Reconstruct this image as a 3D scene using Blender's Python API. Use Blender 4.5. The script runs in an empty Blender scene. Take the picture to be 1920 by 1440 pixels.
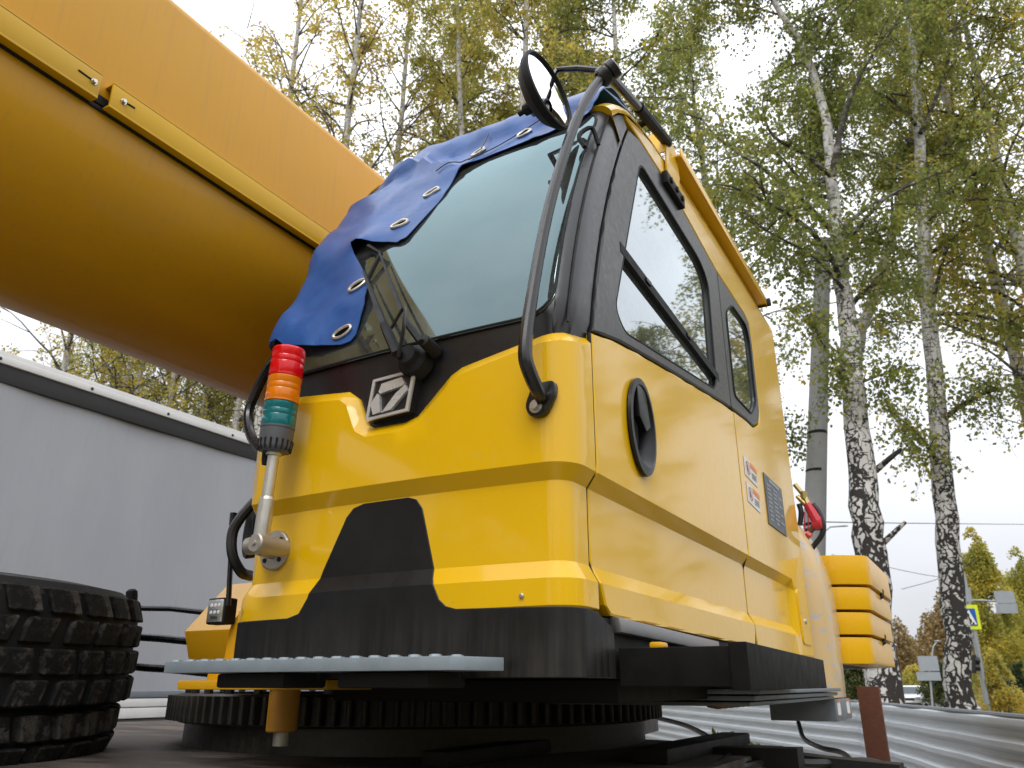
import bpy, bmesh, math, random
import numpy as np
from mathutils import Vector, Matrix
from mathutils.geometry import delaunay_2d_cdt

random.seed(7)
rng = np.random.default_rng(11)
scn = bpy.context.scene
COL = scn.collection
R = math.radians

# ------------------------------------------------------------------ camera
FPX, HY, VX = 1480.0, 1285.0, 1850.0
PITCH = math.atan((HY - 720) / FPX)
YAW = math.atan((VX - 960) / math.hypot(FPX, HY - 720))
CAM = Vector((0, 0, 1.65))
cam_d = bpy.data.cameras.new('camera')
cam = bpy.data.objects.new('camera', cam_d); COL.objects.link(cam)
cam.location = CAM
cam.rotation_euler = (math.pi / 2 + PITCH, 0, YAW)
cam_d.sensor_width = 36; cam_d.lens = FPX / 1920 * 36
cam_d.clip_start = 0.05; cam_d.clip_end = 2000
cam_d.dof.use_dof = True; cam_d.dof.focus_distance = 1.95; cam_d.dof.aperture_fstop = 8.0
scn.camera = cam

HEAD = Vector((-math.sin(YAW), math.cos(YAW), 0))
FWD = HEAD * math.cos(PITCH) + Vector((0, 0, 1)) * math.sin(PITCH)
RIGHT = FWD.cross(Vector((0, 0, 1))).normalized()
UPV = RIGHT.cross(FWD)
def ray(x, y): return (FWD * FPX + RIGHT * (x - 960) + UPV * (720 - y)).normalized()
def aty(x, y, Y): d = ray(x, y); return CAM + d * ((Y - CAM.y) / d.y)      # point of a sight line on a plane Y
def atx(x, y, X): d = ray(x, y); return CAM + d * ((X - CAM.x) / d.x)
def atd(x, y, D): d = ray(x, y); return CAM + d * (D / d.dot(HEAD))        # at a level distance D

# ------------------------------------------------------------------ sky, sun, exposure
SUN_EL, SUN_AZ = R(50), R(160)      # azimuth from +Y, clockwise: behind the camera, to the right
world = bpy.data.worlds.new('World'); scn.world = world; world.use_nodes = True
wn = world.node_tree.nodes; wl = world.node_tree.links
for n in list(wn): wn.remove(n)
out = wn.new('ShaderNodeOutputWorld'); bg = wn.new('ShaderNodeBackground'); bg.inputs[1].default_value = 0.1
sky = wn.new('ShaderNodeTexSky'); sky.sky_type = 'NISHITA'; sky.sun_disc = False
sky.sun_elevation = SUN_EL; sky.sun_rotation = SUN_AZ; sky.air_density = 1.0; sky.dust_density = 4.0
tc = wn.new('ShaderNodeTexCoord'); sep = wn.new('ShaderNodeSeparateXYZ'); wl.new(tc.outputs['Generated'], sep.inputs[0])
mr = wn.new('ShaderNodeMapRange'); wl.new(sep.outputs['Z'], mr.inputs[0])   # overcast: zenith about three times the horizon
mr.inputs[1].default_value = 0.0; mr.inputs[2].default_value = 1.0; mr.inputs[3].default_value = 7.6; mr.inputs[4].default_value = 25.0
nz = wn.new('ShaderNodeTexNoise'); nz.inputs['Scale'].default_value = 2.2; nz.inputs['Detail'].default_value = 5; nz.inputs['Roughness'].default_value = .5
mp = wn.new('ShaderNodeMapping'); mp.inputs['Scale'].default_value = (1, 1, 2.6); wl.new(tc.outputs['Generated'], mp.inputs[0]); wl.new(mp.outputs[0], nz.inputs['Vector'])
mr2 = wn.new('ShaderNodeMapRange'); wl.new(nz.outputs[0], mr2.inputs[0])
mr2.inputs[1].default_value = .3; mr2.inputs[2].default_value = .7; mr2.inputs[3].default_value = .9; mr2.inputs[4].default_value = 1.1
mul = wn.new('ShaderNodeMath'); mul.operation = 'MULTIPLY'; wl.new(mr.outputs[0], mul.inputs[0]); wl.new(mr2.outputs[0], mul.inputs[1])
vm = wn.new('ShaderNodeVectorMath'); vm.operation = 'SCALE'; vm.inputs[0].default_value = (.955, .975, 1.03); wl.new(mul.outputs[0], vm.inputs['Scale'])
mix = wn.new('ShaderNodeMix'); mix.data_type = 'RGBA'; mix.inputs[0].default_value = .93
wl.new(sky.outputs[0], mix.inputs[6]); wl.new(vm.outputs[0], mix.inputs[7])
wl.new(mix.outputs[2], bg.inputs[0]); wl.new(bg.outputs[0], out.inputs[0])
sd = bpy.data.lights.new('sun', 'SUN'); sd.energy = 1.4; sd.angle = R(25); sd.color = (1, .97, .92)
so = bpy.data.objects.new('sun', sd); COL.objects.link(so)
sdir = Vector((math.sin(SUN_AZ) * math.cos(SUN_EL), math.cos(SUN_AZ) * math.cos(SUN_EL), math.sin(SUN_EL)))
so.rotation_euler = sdir.to_track_quat('Z', 'Y').to_euler(); so.location = (0, 0, 30)
scn.view_settings.view_transform = 'Standard'; scn.view_settings.look = 'None'
scn.view_settings.exposure = 0.0; scn.view_settings.gamma = 1.0
scn.render.engine = 'CYCLES'
scn.cycles.max_bounces = 6; scn.cycles.transparent_max_bounces = 12
scn.cycles.use_denoising = True

# ------------------------------------------------------------------ materials
M = {}
class N:
    def __init__(s, name):
        s.m = bpy.data.materials.new(name); s.m.use_nodes = True
        s.t = s.m.node_tree; s.b = s.t.nodes['Principled BSDF']; s.o = s.t.nodes['Material Output']; M[name] = s.m
    def new(s, typ, **kw):
        n = s.t.nodes.new(typ)
        for k, v in kw.items():
            if k.startswith('_'): setattr(n, k[1:], v)
            else: n.inputs[k.replace('__', ' ')].default_value = v
        return n
    def link(s, a, b): s.t.links.new(a, b)
    def noise(s, scale=5, detail=4, rough=.55, vec=None, coord='Object', stretch=None):
        n = s.new('ShaderNodeTexNoise', Scale=scale, Detail=detail, Roughness=rough)
        c = s.new('ShaderNodeTexCoord')
        if stretch:
            mp = s.new('ShaderNodeMapping', Scale=stretch); s.link(c.outputs[coord], mp.inputs[0]); s.link(mp.outputs[0], n.inputs['Vector'])
        else: s.link(c.outputs[coord], n.inputs['Vector'])
        return n.outputs[0]
    def ramp(s, val, stops):
        r = s.new('ShaderNodeValToRGB'); e = r.color_ramp.elements
        while len(e) < len(stops): e.new(.5)
        for k, (p, c) in enumerate(stops):
            e[k].position = p; e[k].color = (*c, 1) if len(c) == 3 else c
        s.link(val, r.inputs[0]); return r.outputs[0]
    def mr(s, val, a, b, c, d):
        n = s.new('ShaderNodeMapRange'); s.link(val, n.inputs[0])
        for k, v in enumerate((a, b, c, d)): n.inputs[k + 1].default_value = v
        return n.outputs[0]
    def mix(s, f, a, b, typ='MIX'):
        n = s.new('ShaderNodeMix'); n.data_type = 'RGBA'; n.blend_type = typ
        for i, v in ((0, f), (6, a), (7, b)):
            if hasattr(v, 'links') or hasattr(v, 'is_linked'): s.link(v, n.inputs[i])
            else: n.inputs[i].default_value = v if i == 0 else (*v, 1)
        return n.outputs[2]
    def bump(s, val, strength=.2, dist=.01):
        n = s.new('ShaderNodeBump', Strength=strength, Distance=dist); s.link(val, n.inputs['Height'])
        s.link(n.outputs[0], s.b.inputs['Normal']); return n
    def set(s, **kw):
        for k, v in kw.items():
            k = k.replace('__', ' ')
            if hasattr(v, 'is_linked'): s.link(v, s.b.inputs[k])
            else: s.b.inputs[k].default_value = (*v, 1) if isinstance(v, tuple) and len(v) == 3 else v
        return s

def simple(name, col, rough=.5, metal=0, var=.12, scale=20, coat=0, bump=0, stretch=None, spec=.5):
    n = N(name); f = n.noise(scale, 5, .6, stretch=stretch)
    c = n.mix(f, tuple(v * (1 - var) for v in col), tuple(min(1, v * (1 + var)) for v in col))
    n.set(Base__Color=c, Roughness=n.mr(f, .3, .7, max(0, rough - .08), min(1, rough + .1)), Metallic=metal)
    n.b.inputs['Coat Weight'].default_value = coat; n.b.inputs['Coat Roughness'].default_value = .06
    n.b.inputs['Specular IOR Level'].default_value = spec
    if bump: n.bump(f, bump, .004)
    return n

def paint(name, col, rough, coat, dust=.25, streak=.0):
    n = N(name)
    big = n.noise(1.7, 3, .5); fine = n.noise(34, 6, .65)
    st = n.noise(9, 5, .65, stretch=(9, 9, .35)); sp_ = n.noise(130, 3, .6)
    c = n.mix(n.mr(big, .3, .7, 0, 1), tuple(v * .96 for v in col), tuple(min(1, v * 1.03) for v in col))
    c = n.mix(n.mr(fine, .58, .80, 0, dust), c, (.42, .34, .2)); c = n.mix(n.mr(sp_, .70, .76, 0, .35), c, (.22, .16, .08))
    if streak: c = n.mix(n.mr(st, .52, .75, 0, streak), c, (.30, .20, .07))
    n.set(Base__Color=c, Roughness=n.mr(fine, .3, .7, rough - .06, rough + .08))
    n.b.inputs['Coat Weight'].default_value = coat; n.b.inputs['Coat Roughness'].default_value = .07
    n.b.inputs['Coat IOR'].default_value = 1.5; n.b.inputs['Specular IOR Level'].default_value = .2
    bw = n.bump(n.noise(2.6, 3, .5), .05, .03); b2 = n.new('ShaderNodeBump', Strength=.03, Distance=.001); n.link(n.noise(220, 2, .5), b2.inputs['Height']); n.link(bw.outputs[0], b2.inputs['Normal']); n.link(b2.outputs[0], n.b.inputs['Normal'])
    return n
paint('cab_yellow', (.75, .436, .0), .40, .68, .12)
paint('boom_yellow', (.59, .290, .006), .44, .22, .08, .26)
paint('weight_yellow', (.74, .40, .002), .42, .4, .10)
paint('strip_yellow', (.60, .34, .006), .42, .2, .08)
paint('frame_yellow', (.70, .36, .01), .42, .4, .3)
# pale worn cover panel with blue-grey scratches
n = paint('worn_yellow', (.58, .42, .22), .45, .5, .25)
sc_ = n.noise(7, 6, .7, stretch=(1, 2.2, 4.5)); cc = n.mix(n.mr(sc_, .565, .61, 0, .8), (.60, .43, .22), (.36, .42, .52))
n.link(cc, n.b.inputs['Base Color'])
# black mouldings
n = N('black_moulding'); f = n.noise(60, 4, .6); g = n.noise(4, 5, .7, stretch=(1, 1, .35))
n.set(Base__Color=n.mix(n.mr(g, .5, .75, 0, .45), (.013, .013, .015), (.035, .034, .034)), Roughness=n.mr(f, .3, .7, .27, .38))
n = N('black_gloss'); f = n.noise(25, 4, .6); n.set(Base__Color=(.008, .008, .009), Roughness=n.mr(f, .3, .7, .25, .4)); n.b.inputs['Specular IOR Level'].default_value = .3
# dirty skirt: dust streaks running down
n = N('skirt_black'); v1 = n.noise(26, 5, .65, stretch=(2.2, 2.2, .12)); v2 = n.noise(9, 6, .7)
geo = n.new('ShaderNodeNewGeometry'); sx = n.new('ShaderNodeSeparateXYZ'); n.link(geo.outputs['Position'], sx.inputs[0])
low = n.mr(sx.outputs['Z'], 1.66, 1.80, 1, 0)
dm = n.new('ShaderNodeMath', _operation='MULTIPLY'); n.link(n.mr(v1, .38, .68, 0, 1), dm.inputs[0]); n.link(low, dm.inputs[1])
c = n.mix(n.mr(v2, .45, .75, 0, .3), (.006, .006, .0065), (.022, .021, .020)); c = n.mix(dm.outputs[0], c, (.034, .030, .026)); n.b.inputs['Specular IOR Level'].default_value = .3
n.set(Base__Color=c, Roughness=n.mr(v2, .3, .7, .3, .6)); n.bump(v2, .06, .002)
simple('rubber', (.014, .014, .015), .62, var=.3, scale=30, bump=.15, spec=.22)
simple('hose_black', (.012, .012, .013), .4, var=.2, scale=60)
simple('tube_black', (.010, .010, .011), .26, var=.2, scale=40)
simple('dark_frame', (.014, .0135, .013), .62, var=.5, scale=14, bump=.2, spec=.22)
simple('interior', (.03, .032, .034), .7, var=.2, spec=.22)
simple('seat_cloth', (.035, .035, .04), .85, var=.3, scale=80, bump=.2)
simple('steel', (.55, .54, .52), .32, 1.0, var=.12, scale=70)
simple('pole_metal', (.62, .60, .57), .34, .85, var=.10, scale=60)
simple('flange_metal', (.42, .39, .35), .5, .8, var=.2, scale=90, bump=.1)
simple('chrome', (.66, .67, .68), .25, .45, var=.02, scale=8)
simple('plate_blue_grey', (.26, .31, .35), .45, .35, var=.18, scale=25, bump=.1)
simple('plate_grey', (.17, .19, .21), .5, .3, var=.25, scale=18, bump=.15)
simple('sill_metal', (.30, .30, .31), .38, .7, var=.2, scale=30)
simple('step_black', (.010, .0098, .0095), .55, var=.5, scale=22, bump=.25, spec=.06)
simple('gear_steel', (.055, .05, .045), .48, .45, var=.55, scale=45, bump=.3)
simple('lamp_grey', (.085, .09, .1), .45, var=.1)
simple('orange_grease', (.5, .17, .012), .5, var=.3)
simple('stub_yellow', (.48, .22, .012), .5, var=.25, scale=18)
simple('red_paint', (.55, .03, .05), .4, var=.2, scale=40)
simple('brass', (.45, .34, .13), .45, .6, var=.25, scale=60)
n = simple('rust', (.12, .042, .022), .85, var=.5, scale=35, bump=.5)
for nm, col in (('lens_red', (.85, .004, .012)), ('lens_amber', (.95, .27, .002)), ('lens_green', (.002, .20, .22))):
    n = N(nm); g = n.new('ShaderNodeTexCoord')
    n.set(Base__Color=col, Roughness=.16); n.b.inputs['Subsurface Weight'].default_value = 0.0
    n.b.inputs['Coat Weight'].default_value = .5
    n.b.inputs['Roughness'].default_value = .18
    tl = n.new('ShaderNodeBsdfTranslucent'); tl.inputs[0].default_value = (*col, 1); mx = n.new('ShaderNodeMixShader'); mx.inputs[0].default_value = .3
    n.link(n.b.outputs[0], mx.inputs[1]); n.link(tl.outputs[0], mx.inputs[2]); n.link(mx.outputs[0], n.o.inputs['Surface'])
# glass: tinted, coated; mirror-like at grazing angles, see-through elsewhere
def glass(name, refl, tint, rcol=(.80, .95, 1.0), film=.10):
    n = N(name); t = n.t
    tr = n.new('ShaderNodeBsdfTransparent'); tr.inputs[0].default_value = (*tint, 1)
    gl = n.new('ShaderNodeBsdfGlossy'); gl.inputs['Roughness'].default_value = .02; gl.inputs['Color'].default_value = (*rcol, 1)
    lw = n.new('ShaderNodeFresnel', IOR=1.5)
    ad = n.new('ShaderNodeMath', _operation='ADD', _use_clamp=True); n.link(lw.outputs[0], ad.inputs[0]); ad.inputs[1].default_value = refl
    mx = n.new('ShaderNodeMixShader'); n.link(ad.outputs[0], mx.inputs[0]); n.link(tr.outputs[0], mx.inputs[1]); n.link(gl.outputs[0], mx.inputs[2])
    sm = n.noise(3.5, 6, .7, stretch=(1.5, 1, 2)); sp_ = n.noise(90, 3, .6); db = n.new('ShaderNodeBsdfDiffuse'); db.inputs[0].default_value = (.42, .44, .42, 1)
    fm_ = n.new('ShaderNodeMath', _operation='MULTIPLY'); n.link(n.mr(sm, .3, .75, film * .3, film * 1.6), fm_.inputs[0]); n.link(n.mr(sp_, .3, .7, .7, 1.3), fm_.inputs[1])
    m2 = n.new('ShaderNodeMixShader'); n.link(fm_.outputs[0], m2.inputs[0]); n.link(mx.outputs[0], m2.inputs[1]); n.link(db.outputs[0], m2.inputs[2])
    n.link(m2.outputs[0], n.o.inputs['Surface'])
    return n
glass('windshield_glass', .125, (.10, .15, .15), (.60, .85, .90))
glass('side_glass', .34, (.34, .40, .39), (.9, .97, 1))
n = N('mirror_glass'); n.set(Base__Color=(.9, .92, .95), Metallic=1.0, Roughness=.02)
# blue tarpaulin
n = N('tarp_blue'); f = n.noise(9, 6, .65); w = n.noise(260, 2, .5)
d = n.mix(n.mr(f, .35, .7, 0, 1), (.012, .066, .25), (.022, .10, .33))
g = n.noise(5, 6, .75); d = n.mix(n.mr(g, .60, .80, 0, .45), d, (.06, .08, .15)); n.b.inputs['Specular IOR Level'].default_value = .35
n.set(Base__Color=d, Roughness=n.mr(f, .3, .7, .28, .42)); n.bump(n.noise(11, 4, .55), .22, .012)
simple('hole_black', (.004, .004, .005), .9, spec=.02)
simple('grommet_metal', (.55, .52, .46), .4, .8, var=.2, scale=90)
# trailer
n = N('curtain'); f = n.noise(1.2, 5, .6, stretch=(1, 1, .4)); s_ = n.noise(30, 5, .6, stretch=(1, 1, .08))
c = n.mix(n.mr(f, .3, .7, 0, 1), (.30, .31, .34), (.35, .36, .39)); c = n.mix(n.mr(s_, .55, .8, 0, .3), c, (.24, .24, .26))
n.set(Base__Color=c, Roughness=.5); n.bump(f, .15, .03)
simple('trailer_white', (.66, .66, .65), .45, .1, var=.12, scale=6)
simple('trailer_black', (.015, .015, .016), .6, var=.4, scale=3)
simple('trailer_light', (.62, .62, .62), .5, var=.2, scale=5)
# deck: brown dusty steel with wet dark streaks
n = N('deck'); f = n.noise(3, 6, .6, stretch=(1, 4, 1)); g = n.noise(40, 4, .6)
c = n.ramp(f, [(.3, (.02, .018, .017)), (.48, (.065, .054, .047)), (.62, (.12, .10, .085)), (.75, (.16, .145, .13))])
n.set(Base__Color=c, Roughness=n.mr(f, .3, .6, .4, .75)); n.b.inputs['Specular IOR Level'].default_value = .25; n.bump(g, .1, .004)
# tyre blocks: black rubber with grey-brown dried mud patches
n = N('tread'); f = n.noise(14, 7, .7); g = n.noise(55, 5, .6)
c = n.mix(n.mr(f, .50, .60, 0, .85), (.010, .010, .010), (.10, .09, .08)); c = n.mix(n.mr(g, .50, .70, 0, .7), c, (.03, .029, .028))
n.set(Base__Color=c, Roughness=.75); n.b.inputs['Specular IOR Level'].default_value = .2; n.bump(g, .6, .006)
# fence
n = N('galvanised'); f = n.noise(3, 5, .6); v = n.noise(40, 4, .6)
n.set(Base__Color=n.mix(f, (.46, .51, .55), (.58, .62, .66)), Metallic=.12, Roughness=n.mr(v, .3, .7, .30, .40))
# bark
n = N('birch_bark'); geo = n.new('ShaderNodeTexCoord')
fl = n.noise(2.2, 3, .5); h3 = n.noise(5, 4, .6, stretch=(1, 1, 7)); wv = n.new('ShaderNodeTexNoise', Scale=5.5, Detail=4); n.link(geo.outputs['Object'], wv.inputs['Vector'])
va = n.new('ShaderNodeVectorMath', _operation='MULTIPLY_ADD'); n.link(wv.outputs['Color'], va.inputs[0]); va.inputs[1].default_value = (.34, .34, .6); n.link(geo.outputs['Object'], va.inputs[2])
mpb = n.new('ShaderNodeMapping', Scale=(1, 1, .40)); n.link(va.outputs[0], mpb.inputs[0])
vo = n.new('ShaderNodeTexVoronoi', Scale=9.0, _feature='DISTANCE_TO_EDGE'); n.link(mpb.outputs[0], vo.inputs['Vector'])
sx = n.new('ShaderNodeSeparateXYZ'); n.link(geo.outputs['Object'], sx.inputs[0])
th = n.mr(sx.outputs['Z'], 1.5, 8.5, .165, .010)          # old bark at the foot is fissured, the upper bark is smooth
bigp = n.mr(n.noise(1.6, 3, .6, stretch=(1, 1, .5)), .35, .65, .2, 1.9)
tm_ = n.new('ShaderNodeMath', _operation='MULTIPLY'); n.link(th, tm_.inputs[0]); n.link(bigp, tm_.inputs[1])
df = n.new('ShaderNodeMath', _operation='SUBTRACT'); n.link(tm_.outputs[0], df.inputs[0]); n.link(vo.outputs['Distance'], df.inputs[1])
blk = n.mr(df.outputs[0], -.02, .02, 0, 1)
ring = n.mr(h3, .60, .64, 0, 1); mxx = n.new('ShaderNodeMath', _operation='MAXIMUM'); n.link(blk, mxx.inputs[0]); n.link(ring, mxx.inputs[1])
c = n.mix(fl, (.46, .44, .42), (.66, .64, .61)); c = n.mix(n.mr(n.noise(30, 4, .6), .5, .8, 0, .5), c, (.25, .23, .21)); c = n.mix(mxx.outputs[0], c, (.024, .02, .018))
n.set(Base__Color=c, Roughness=.85)
iv = n.new('ShaderNodeMath', _operation='SUBTRACT'); iv.inputs[0].default_value = 1; n.link(mxx.outputs[0], iv.inputs[1]); n.bump(iv.outputs[0], .9, .04)
n = N('limb_bark'); f = n.noise(4, 4, .6, stretch=(1, 1, 3)); n.set(Base__Color=n.mix(n.mr(f, .5, .66, 0, 1), (.05, .043, .038), (.30, .28, .26)), Roughness=.85)
simple('twig_bark', (.07, .058, .05), .85, var=.4, scale=30)
simple('grey_bark', (.22, .20, .18), .85, var=.4, scale=20, bump=.4)
# leaves: per-leaf tint from the attribute written with the crown
def leafmat(name, stops, transl=.52):
    n = N(name); at = n.new('ShaderNodeAttribute', _attribute_name='tint')
    c = n.ramp(at.outputs['Fac'], stops)
    n.set(Base__Color=c, Roughness=.5); n.b.inputs['Specular IOR Level'].default_value = .3
    tl = n.new('ShaderNodeBsdfTranslucent')
    hs = n.new('ShaderNodeHueSaturation', Saturation=1.0, Value=1.7); n.link(c, hs.inputs['Color']); n.link(hs.outputs[0], tl.inputs[0])
    mx = n.new('ShaderNodeMixShader'); mx.inputs[0].default_value = transl
    n.link(n.b.outputs[0], mx.inputs[1]); n.link(tl.outputs[0], mx.inputs[2]); n.link(mx.outputs[0], n.o.inputs['Surface'])
G1, G2, G3, Y1, Y2, O1 = (.12, .15, .035), (.18, .20, .045), (.26, .26, .06), (.46, .36, .06), (.56, .42, .06), (.48, .30, .07)
leafmat('leaf_green', [(0, G1), (.45, G2), (.72, G3), (.88, Y1), (1, Y2)])
leafmat('leaf_olive', [(0, G2), (.3, G3), (.55, (.33, .30, .055)), (.8, Y1), (1, Y2)])
leafmat('leaf_gold', [(0, G2), (.22, G3), (.45, (.36, .32, .075)), (.75, (.46, .37, .08)), (.92, Y2), (1, O1)])
leafmat('leaf_brown', [(0, (.10, .11, .05)), (.4, (.17, .14, .07)), (.7, (.24, .17, .07)), (1, (.30, .20, .07))], .3)
leafmat('leaf_dark', [(0, (.02, .035, .012)), (.5, (.04, .06, .018)), (1, (.09, .10, .025))], .3)
# ground
n = N('ground'); f = n.noise(.25, 6, .6); g = n.noise(9, 5, .65)
c = n.mix(n.mr(f, .4, .6, 0, 1), (.07, .075, .03), (.13, .11, .075)); c = n.mix(n.mr(g, .5, .75, 0, .6), c, (.16, .12, .05))
n.set(Base__Color=c, Roughness=.95)
n = N('asphalt'); f = n.noise(40, 5, .6); g = n.noise(.4, 4, .5)
n.set(Base__Color=n.mix(g, (.05, .05, .05), (.085, .083, .08)), Roughness=n.mr(g, .3, .7, .5, .85)); n.bump(f, .3, .01)
n = N('bounce_gravel'); f = n.noise(60, 6, .7); g = n.noise(.8, 5, .6); n.set(Base__Color=n.mix(g, (.24, .21, .175), (.38, .34, .29)), Roughness=.9); n.bump(f, .6, .02)  # yard colour made paler to bounce light up under the boom
simple('white_line', (.7, .7, .68), .7, var=.2, scale=8)
simple('concrete', (.30, .30, .30), .85, var=.22, scale=6, bump=.25)
simple('sign_back', (.36, .39, .42), .45, .5, var=.1, scale=4)
simple('sign_pole', (.34, .36, .38), .5, .5, var=.12, scale=8)
simple('sign_blue', (.012, .10, .42), .35, var=.05); simple('sign_white', (.8, .8, .8), .35, var=.03); simple('sign_black', (.012, .012, .012), .4)
n = simple('sign_lime', (.72, .82, .01), .4, var=.03)
simple('van_white', (.62, .63, .65), .3, var=.04, coat=1); simple('van_glass', (.06, .075, .085), .08, var=.1); simple('van_dark', (.02, .02, .02), .5)
simple('van_light', (.5, .5, .5), .1, .5); simple('wire', (.03, .03, .03), .6)
simple('sticker_white', (.74, .73, .72), .45, var=.05); simple('sticker_red', (.5, .05, .05), .45, var=.05); simple('sticker_orange', (.75, .22, .03), .45, var=.05)
simple('sticker_black', (.03, .03, .03), .5)
simple('plate_dark', (.085, .095, .11), .42, .4, var=.12, scale=40); simple('plate_text', (.30, .32, .35), .45, .3, var=.1)
simple('lamp_chrome', (.62, .63, .64), .2, .8, var=.2, scale=200)

# ------------------------------------------------------------------ mesh helpers
class MB:
    def __init__(s): s.v = []; s.f = []; s.smooth = 25
    def add(s, vs, fs):
        o = len(s.v); s.v += [tuple(p) for p in vs]; s.f += [tuple(i + o for i in f) for f in fs]; return s
    def box(s, lo, hi, b=0.0, rot=None, piv=None):
        bm = bmesh.new(); bmesh.ops.create_cube(bm, size=1)
        c = (Vector(lo) + Vector(hi)) / 2; d = Vector(hi) - Vector(lo)
        for v in bm.verts: v.co = Vector((v.co.x * d.x, v.co.y * d.y, v.co.z * d.z)) + c
        if b: bmesh.ops.bevel(bm, geom=bm.edges[:], offset=b, segments=2, profile=.6, affect='EDGES')
        if rot is not None:
            pv = Vector(piv) if piv is not None else c
            for v in bm.verts: v.co = pv + rot @ (v.co - pv)
        return s.bm(bm)
    def bm(s, bm):
        bm.verts.index_update(); s.add([v.co for v in bm.verts], [[v.index for v in f.verts] for f in bm.faces]); bm.free(); return s
    def prism(s, poly, axis, lo, hi, b=0.0):
        # poly in the two other axes (order x,y,z), pushed along axis
        def p(q, t):
            if axis == 'x': return (t, q[0], q[1])
            if axis == 'y': return (q[0], t, q[1])
            return (q[0], q[1], t)
        bm = bmesh.new(); a = [bm.verts.new(p(q, lo)) for q in poly]; c = [bm.verts.new(p(q, hi)) for q in poly]
        k = len(poly); bm.faces.new(a); bm.faces.new(c[::-1])
        for i in range(k): bm.faces.new((a[i], c[i], c[(i + 1) % k], a[(i + 1) % k]))
        bmesh.ops.recalc_face_normals(bm, faces=bm.faces[:])
        if b: bmesh.ops.bevel(bm, geom=bm.edges[:], offset=b, segments=2, profile=.6, affect='EDGES')
        return s.bm(bm)
    def tube(s, pts, rad, n=10, cap=True, flat=1.0):
        pts = [Vector(p) for p in pts]; k = len(pts)
        if not hasattr(rad, '__len__'): rad = [rad] * k
        t0 = (pts[1] - pts[0]).normalized(); a = Vector((0, 0, 1)) if abs(t0.z) < .9 else Vector((1, 0, 0))
        u = t0.cross(a).normalized(); vs = []
        for i, p in enumerate(pts):
            t = ((pts[min(i + 1, k - 1)] - pts[i]).normalized() + (pts[i] - pts[max(i - 1, 0)]).normalized())
            t = t.normalized() if t.length > 1e-6 else t0
            u = (u - t * u.dot(t)).normalized(); w = t.cross(u)
            for j in range(n):
                an = 2 * math.pi * j / n; vs.append(p + (u * math.cos(an) + w * math.sin(an) * flat) * rad[i])
        fs = [(i * n + j, i * n + (j + 1) % n, (i + 1) * n + (j + 1) % n, (i + 1) * n + j) for i in range(k - 1) for j in range(n)]
        if cap: fs += [tuple(range(n))[::-1], tuple(range((k - 1) * n, k * n))]
        return s.add(vs, fs)
    def lathe(s, o, axis, prof, n=24, a0=0, a1=2 * math.pi):
        # prof: list of (distance along axis, radius)
        ax = Vector(axis).normalized(); h = Vector((0, 0, 1)) if abs(ax.z) < .9 else Vector((1, 0, 0)); u = ax.cross(h).normalized(); w = ax.cross(u); o = Vector(o)
        full = abs(a1 - a0 - 2 * math.pi) < 1e-6; m = n if full else n + 1; vs = []
        for (d, r) in prof:
            for j in range(m):
                an = a0 + (a1 - a0) * j / n; vs.append(o + ax * d + (u * math.cos(an) + w * math.sin(an)) * max(r, 1e-5))
        fs = [(i * m + j, i * m + (j + 1) % m, (i + 1) * m + (j + 1) % m, (i + 1) * m + j) for i in range(len(prof) - 1) for j in range(n)]
        return s.add(vs, fs)
    def mesh(s, name):
        me = bpy.data.meshes.new(name); me.from_pydata(s.v, [], s.f); me.update()
        bm = bmesh.new(); bm.from_mesh(me); bmesh.ops.recalc_face_normals(bm, faces=bm.faces[:]); bm.to_mesh(me); bm.free()
        me.polygons.foreach_set('use_smooth', [True] * len(me.polygons)); me.set_sharp_from_angle(angle=R(s.smooth)); return me
def link(name, me, mat, parent=None):
    o = bpy.data.objects.new(name, me); COL.objects.link(o)
    if mat and not me.materials: me.materials.append(M[mat])
    if parent is not None:
        o.parent = parent
        if parent.type == 'EMPTY': o.matrix_parent_inverse = Matrix.Translation(-parent.location)
    return o
def part(name, mb, mat, parent=None): return link(name, mb.mesh(name), mat, parent)
def tag(o, label, cat, group=None):
    o['label'] = label; o['category'] = cat
    if group: o['group'] = group
    return o
def thing(name, loc, label, cat, group=None):
    o = bpy.data.objects.new(name, None); COL.objects.link(o); o.location = loc; o.empty_display_size = .1
    return tag(o, label, cat, group)
def struct(o): o['kind'] = 'structure'; return o
def crom(pts, n=6):
    pts = [Vector(p) for p in pts]; P = [2 * pts[0] - pts[1]] + pts + [2 * pts[-1] - pts[-2]]; o = []
    for i in range(1, len(P) - 2):
        a, b, c, d = P[i - 1:i + 3]
        for k in range(n):
            t = k / n; o.append(.5 * ((2 * b) + (c - a) * t + (2 * a - 5 * b + 4 * c - d) * t * t + (3 * b - a - 3 * c + d) * t ** 3))
    return o + [pts[-1]]
def inside(p, poly):
    c = False; x, y = p; j = len(poly) - 1
    for i in range(len(poly)):
        xi, yi = poly[i]; xj, yj = poly[j]
        if (yi > y) != (yj > y) and x < (xj - xi) * (y - yi) / (yj - yi) + xi: c = not c
        j = i
    return c
def fillet(poly, r, n=4):
    o = []; k = len(poly)
    for i in range(k):
        p, a, b = Vector(poly[i]), Vector(poly[i - 1]), Vector(poly[(i + 1) % k])
        rr = r[i] if hasattr(r, '__len__') else r
        if rr <= 0: o.append(tuple(p)); continue
        d1 = (a - p); d2 = (b - p); l = min(rr, d1.length * .45, d2.length * .45)
        s, e = p + d1.normalized() * l, p + d2.normalized() * l
        for q in range(n + 1):
            t = q / n; o.append(tuple((1 - t) ** 2 * s + 2 * t * (1 - t) * p + t * t * e))
    return o
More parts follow.
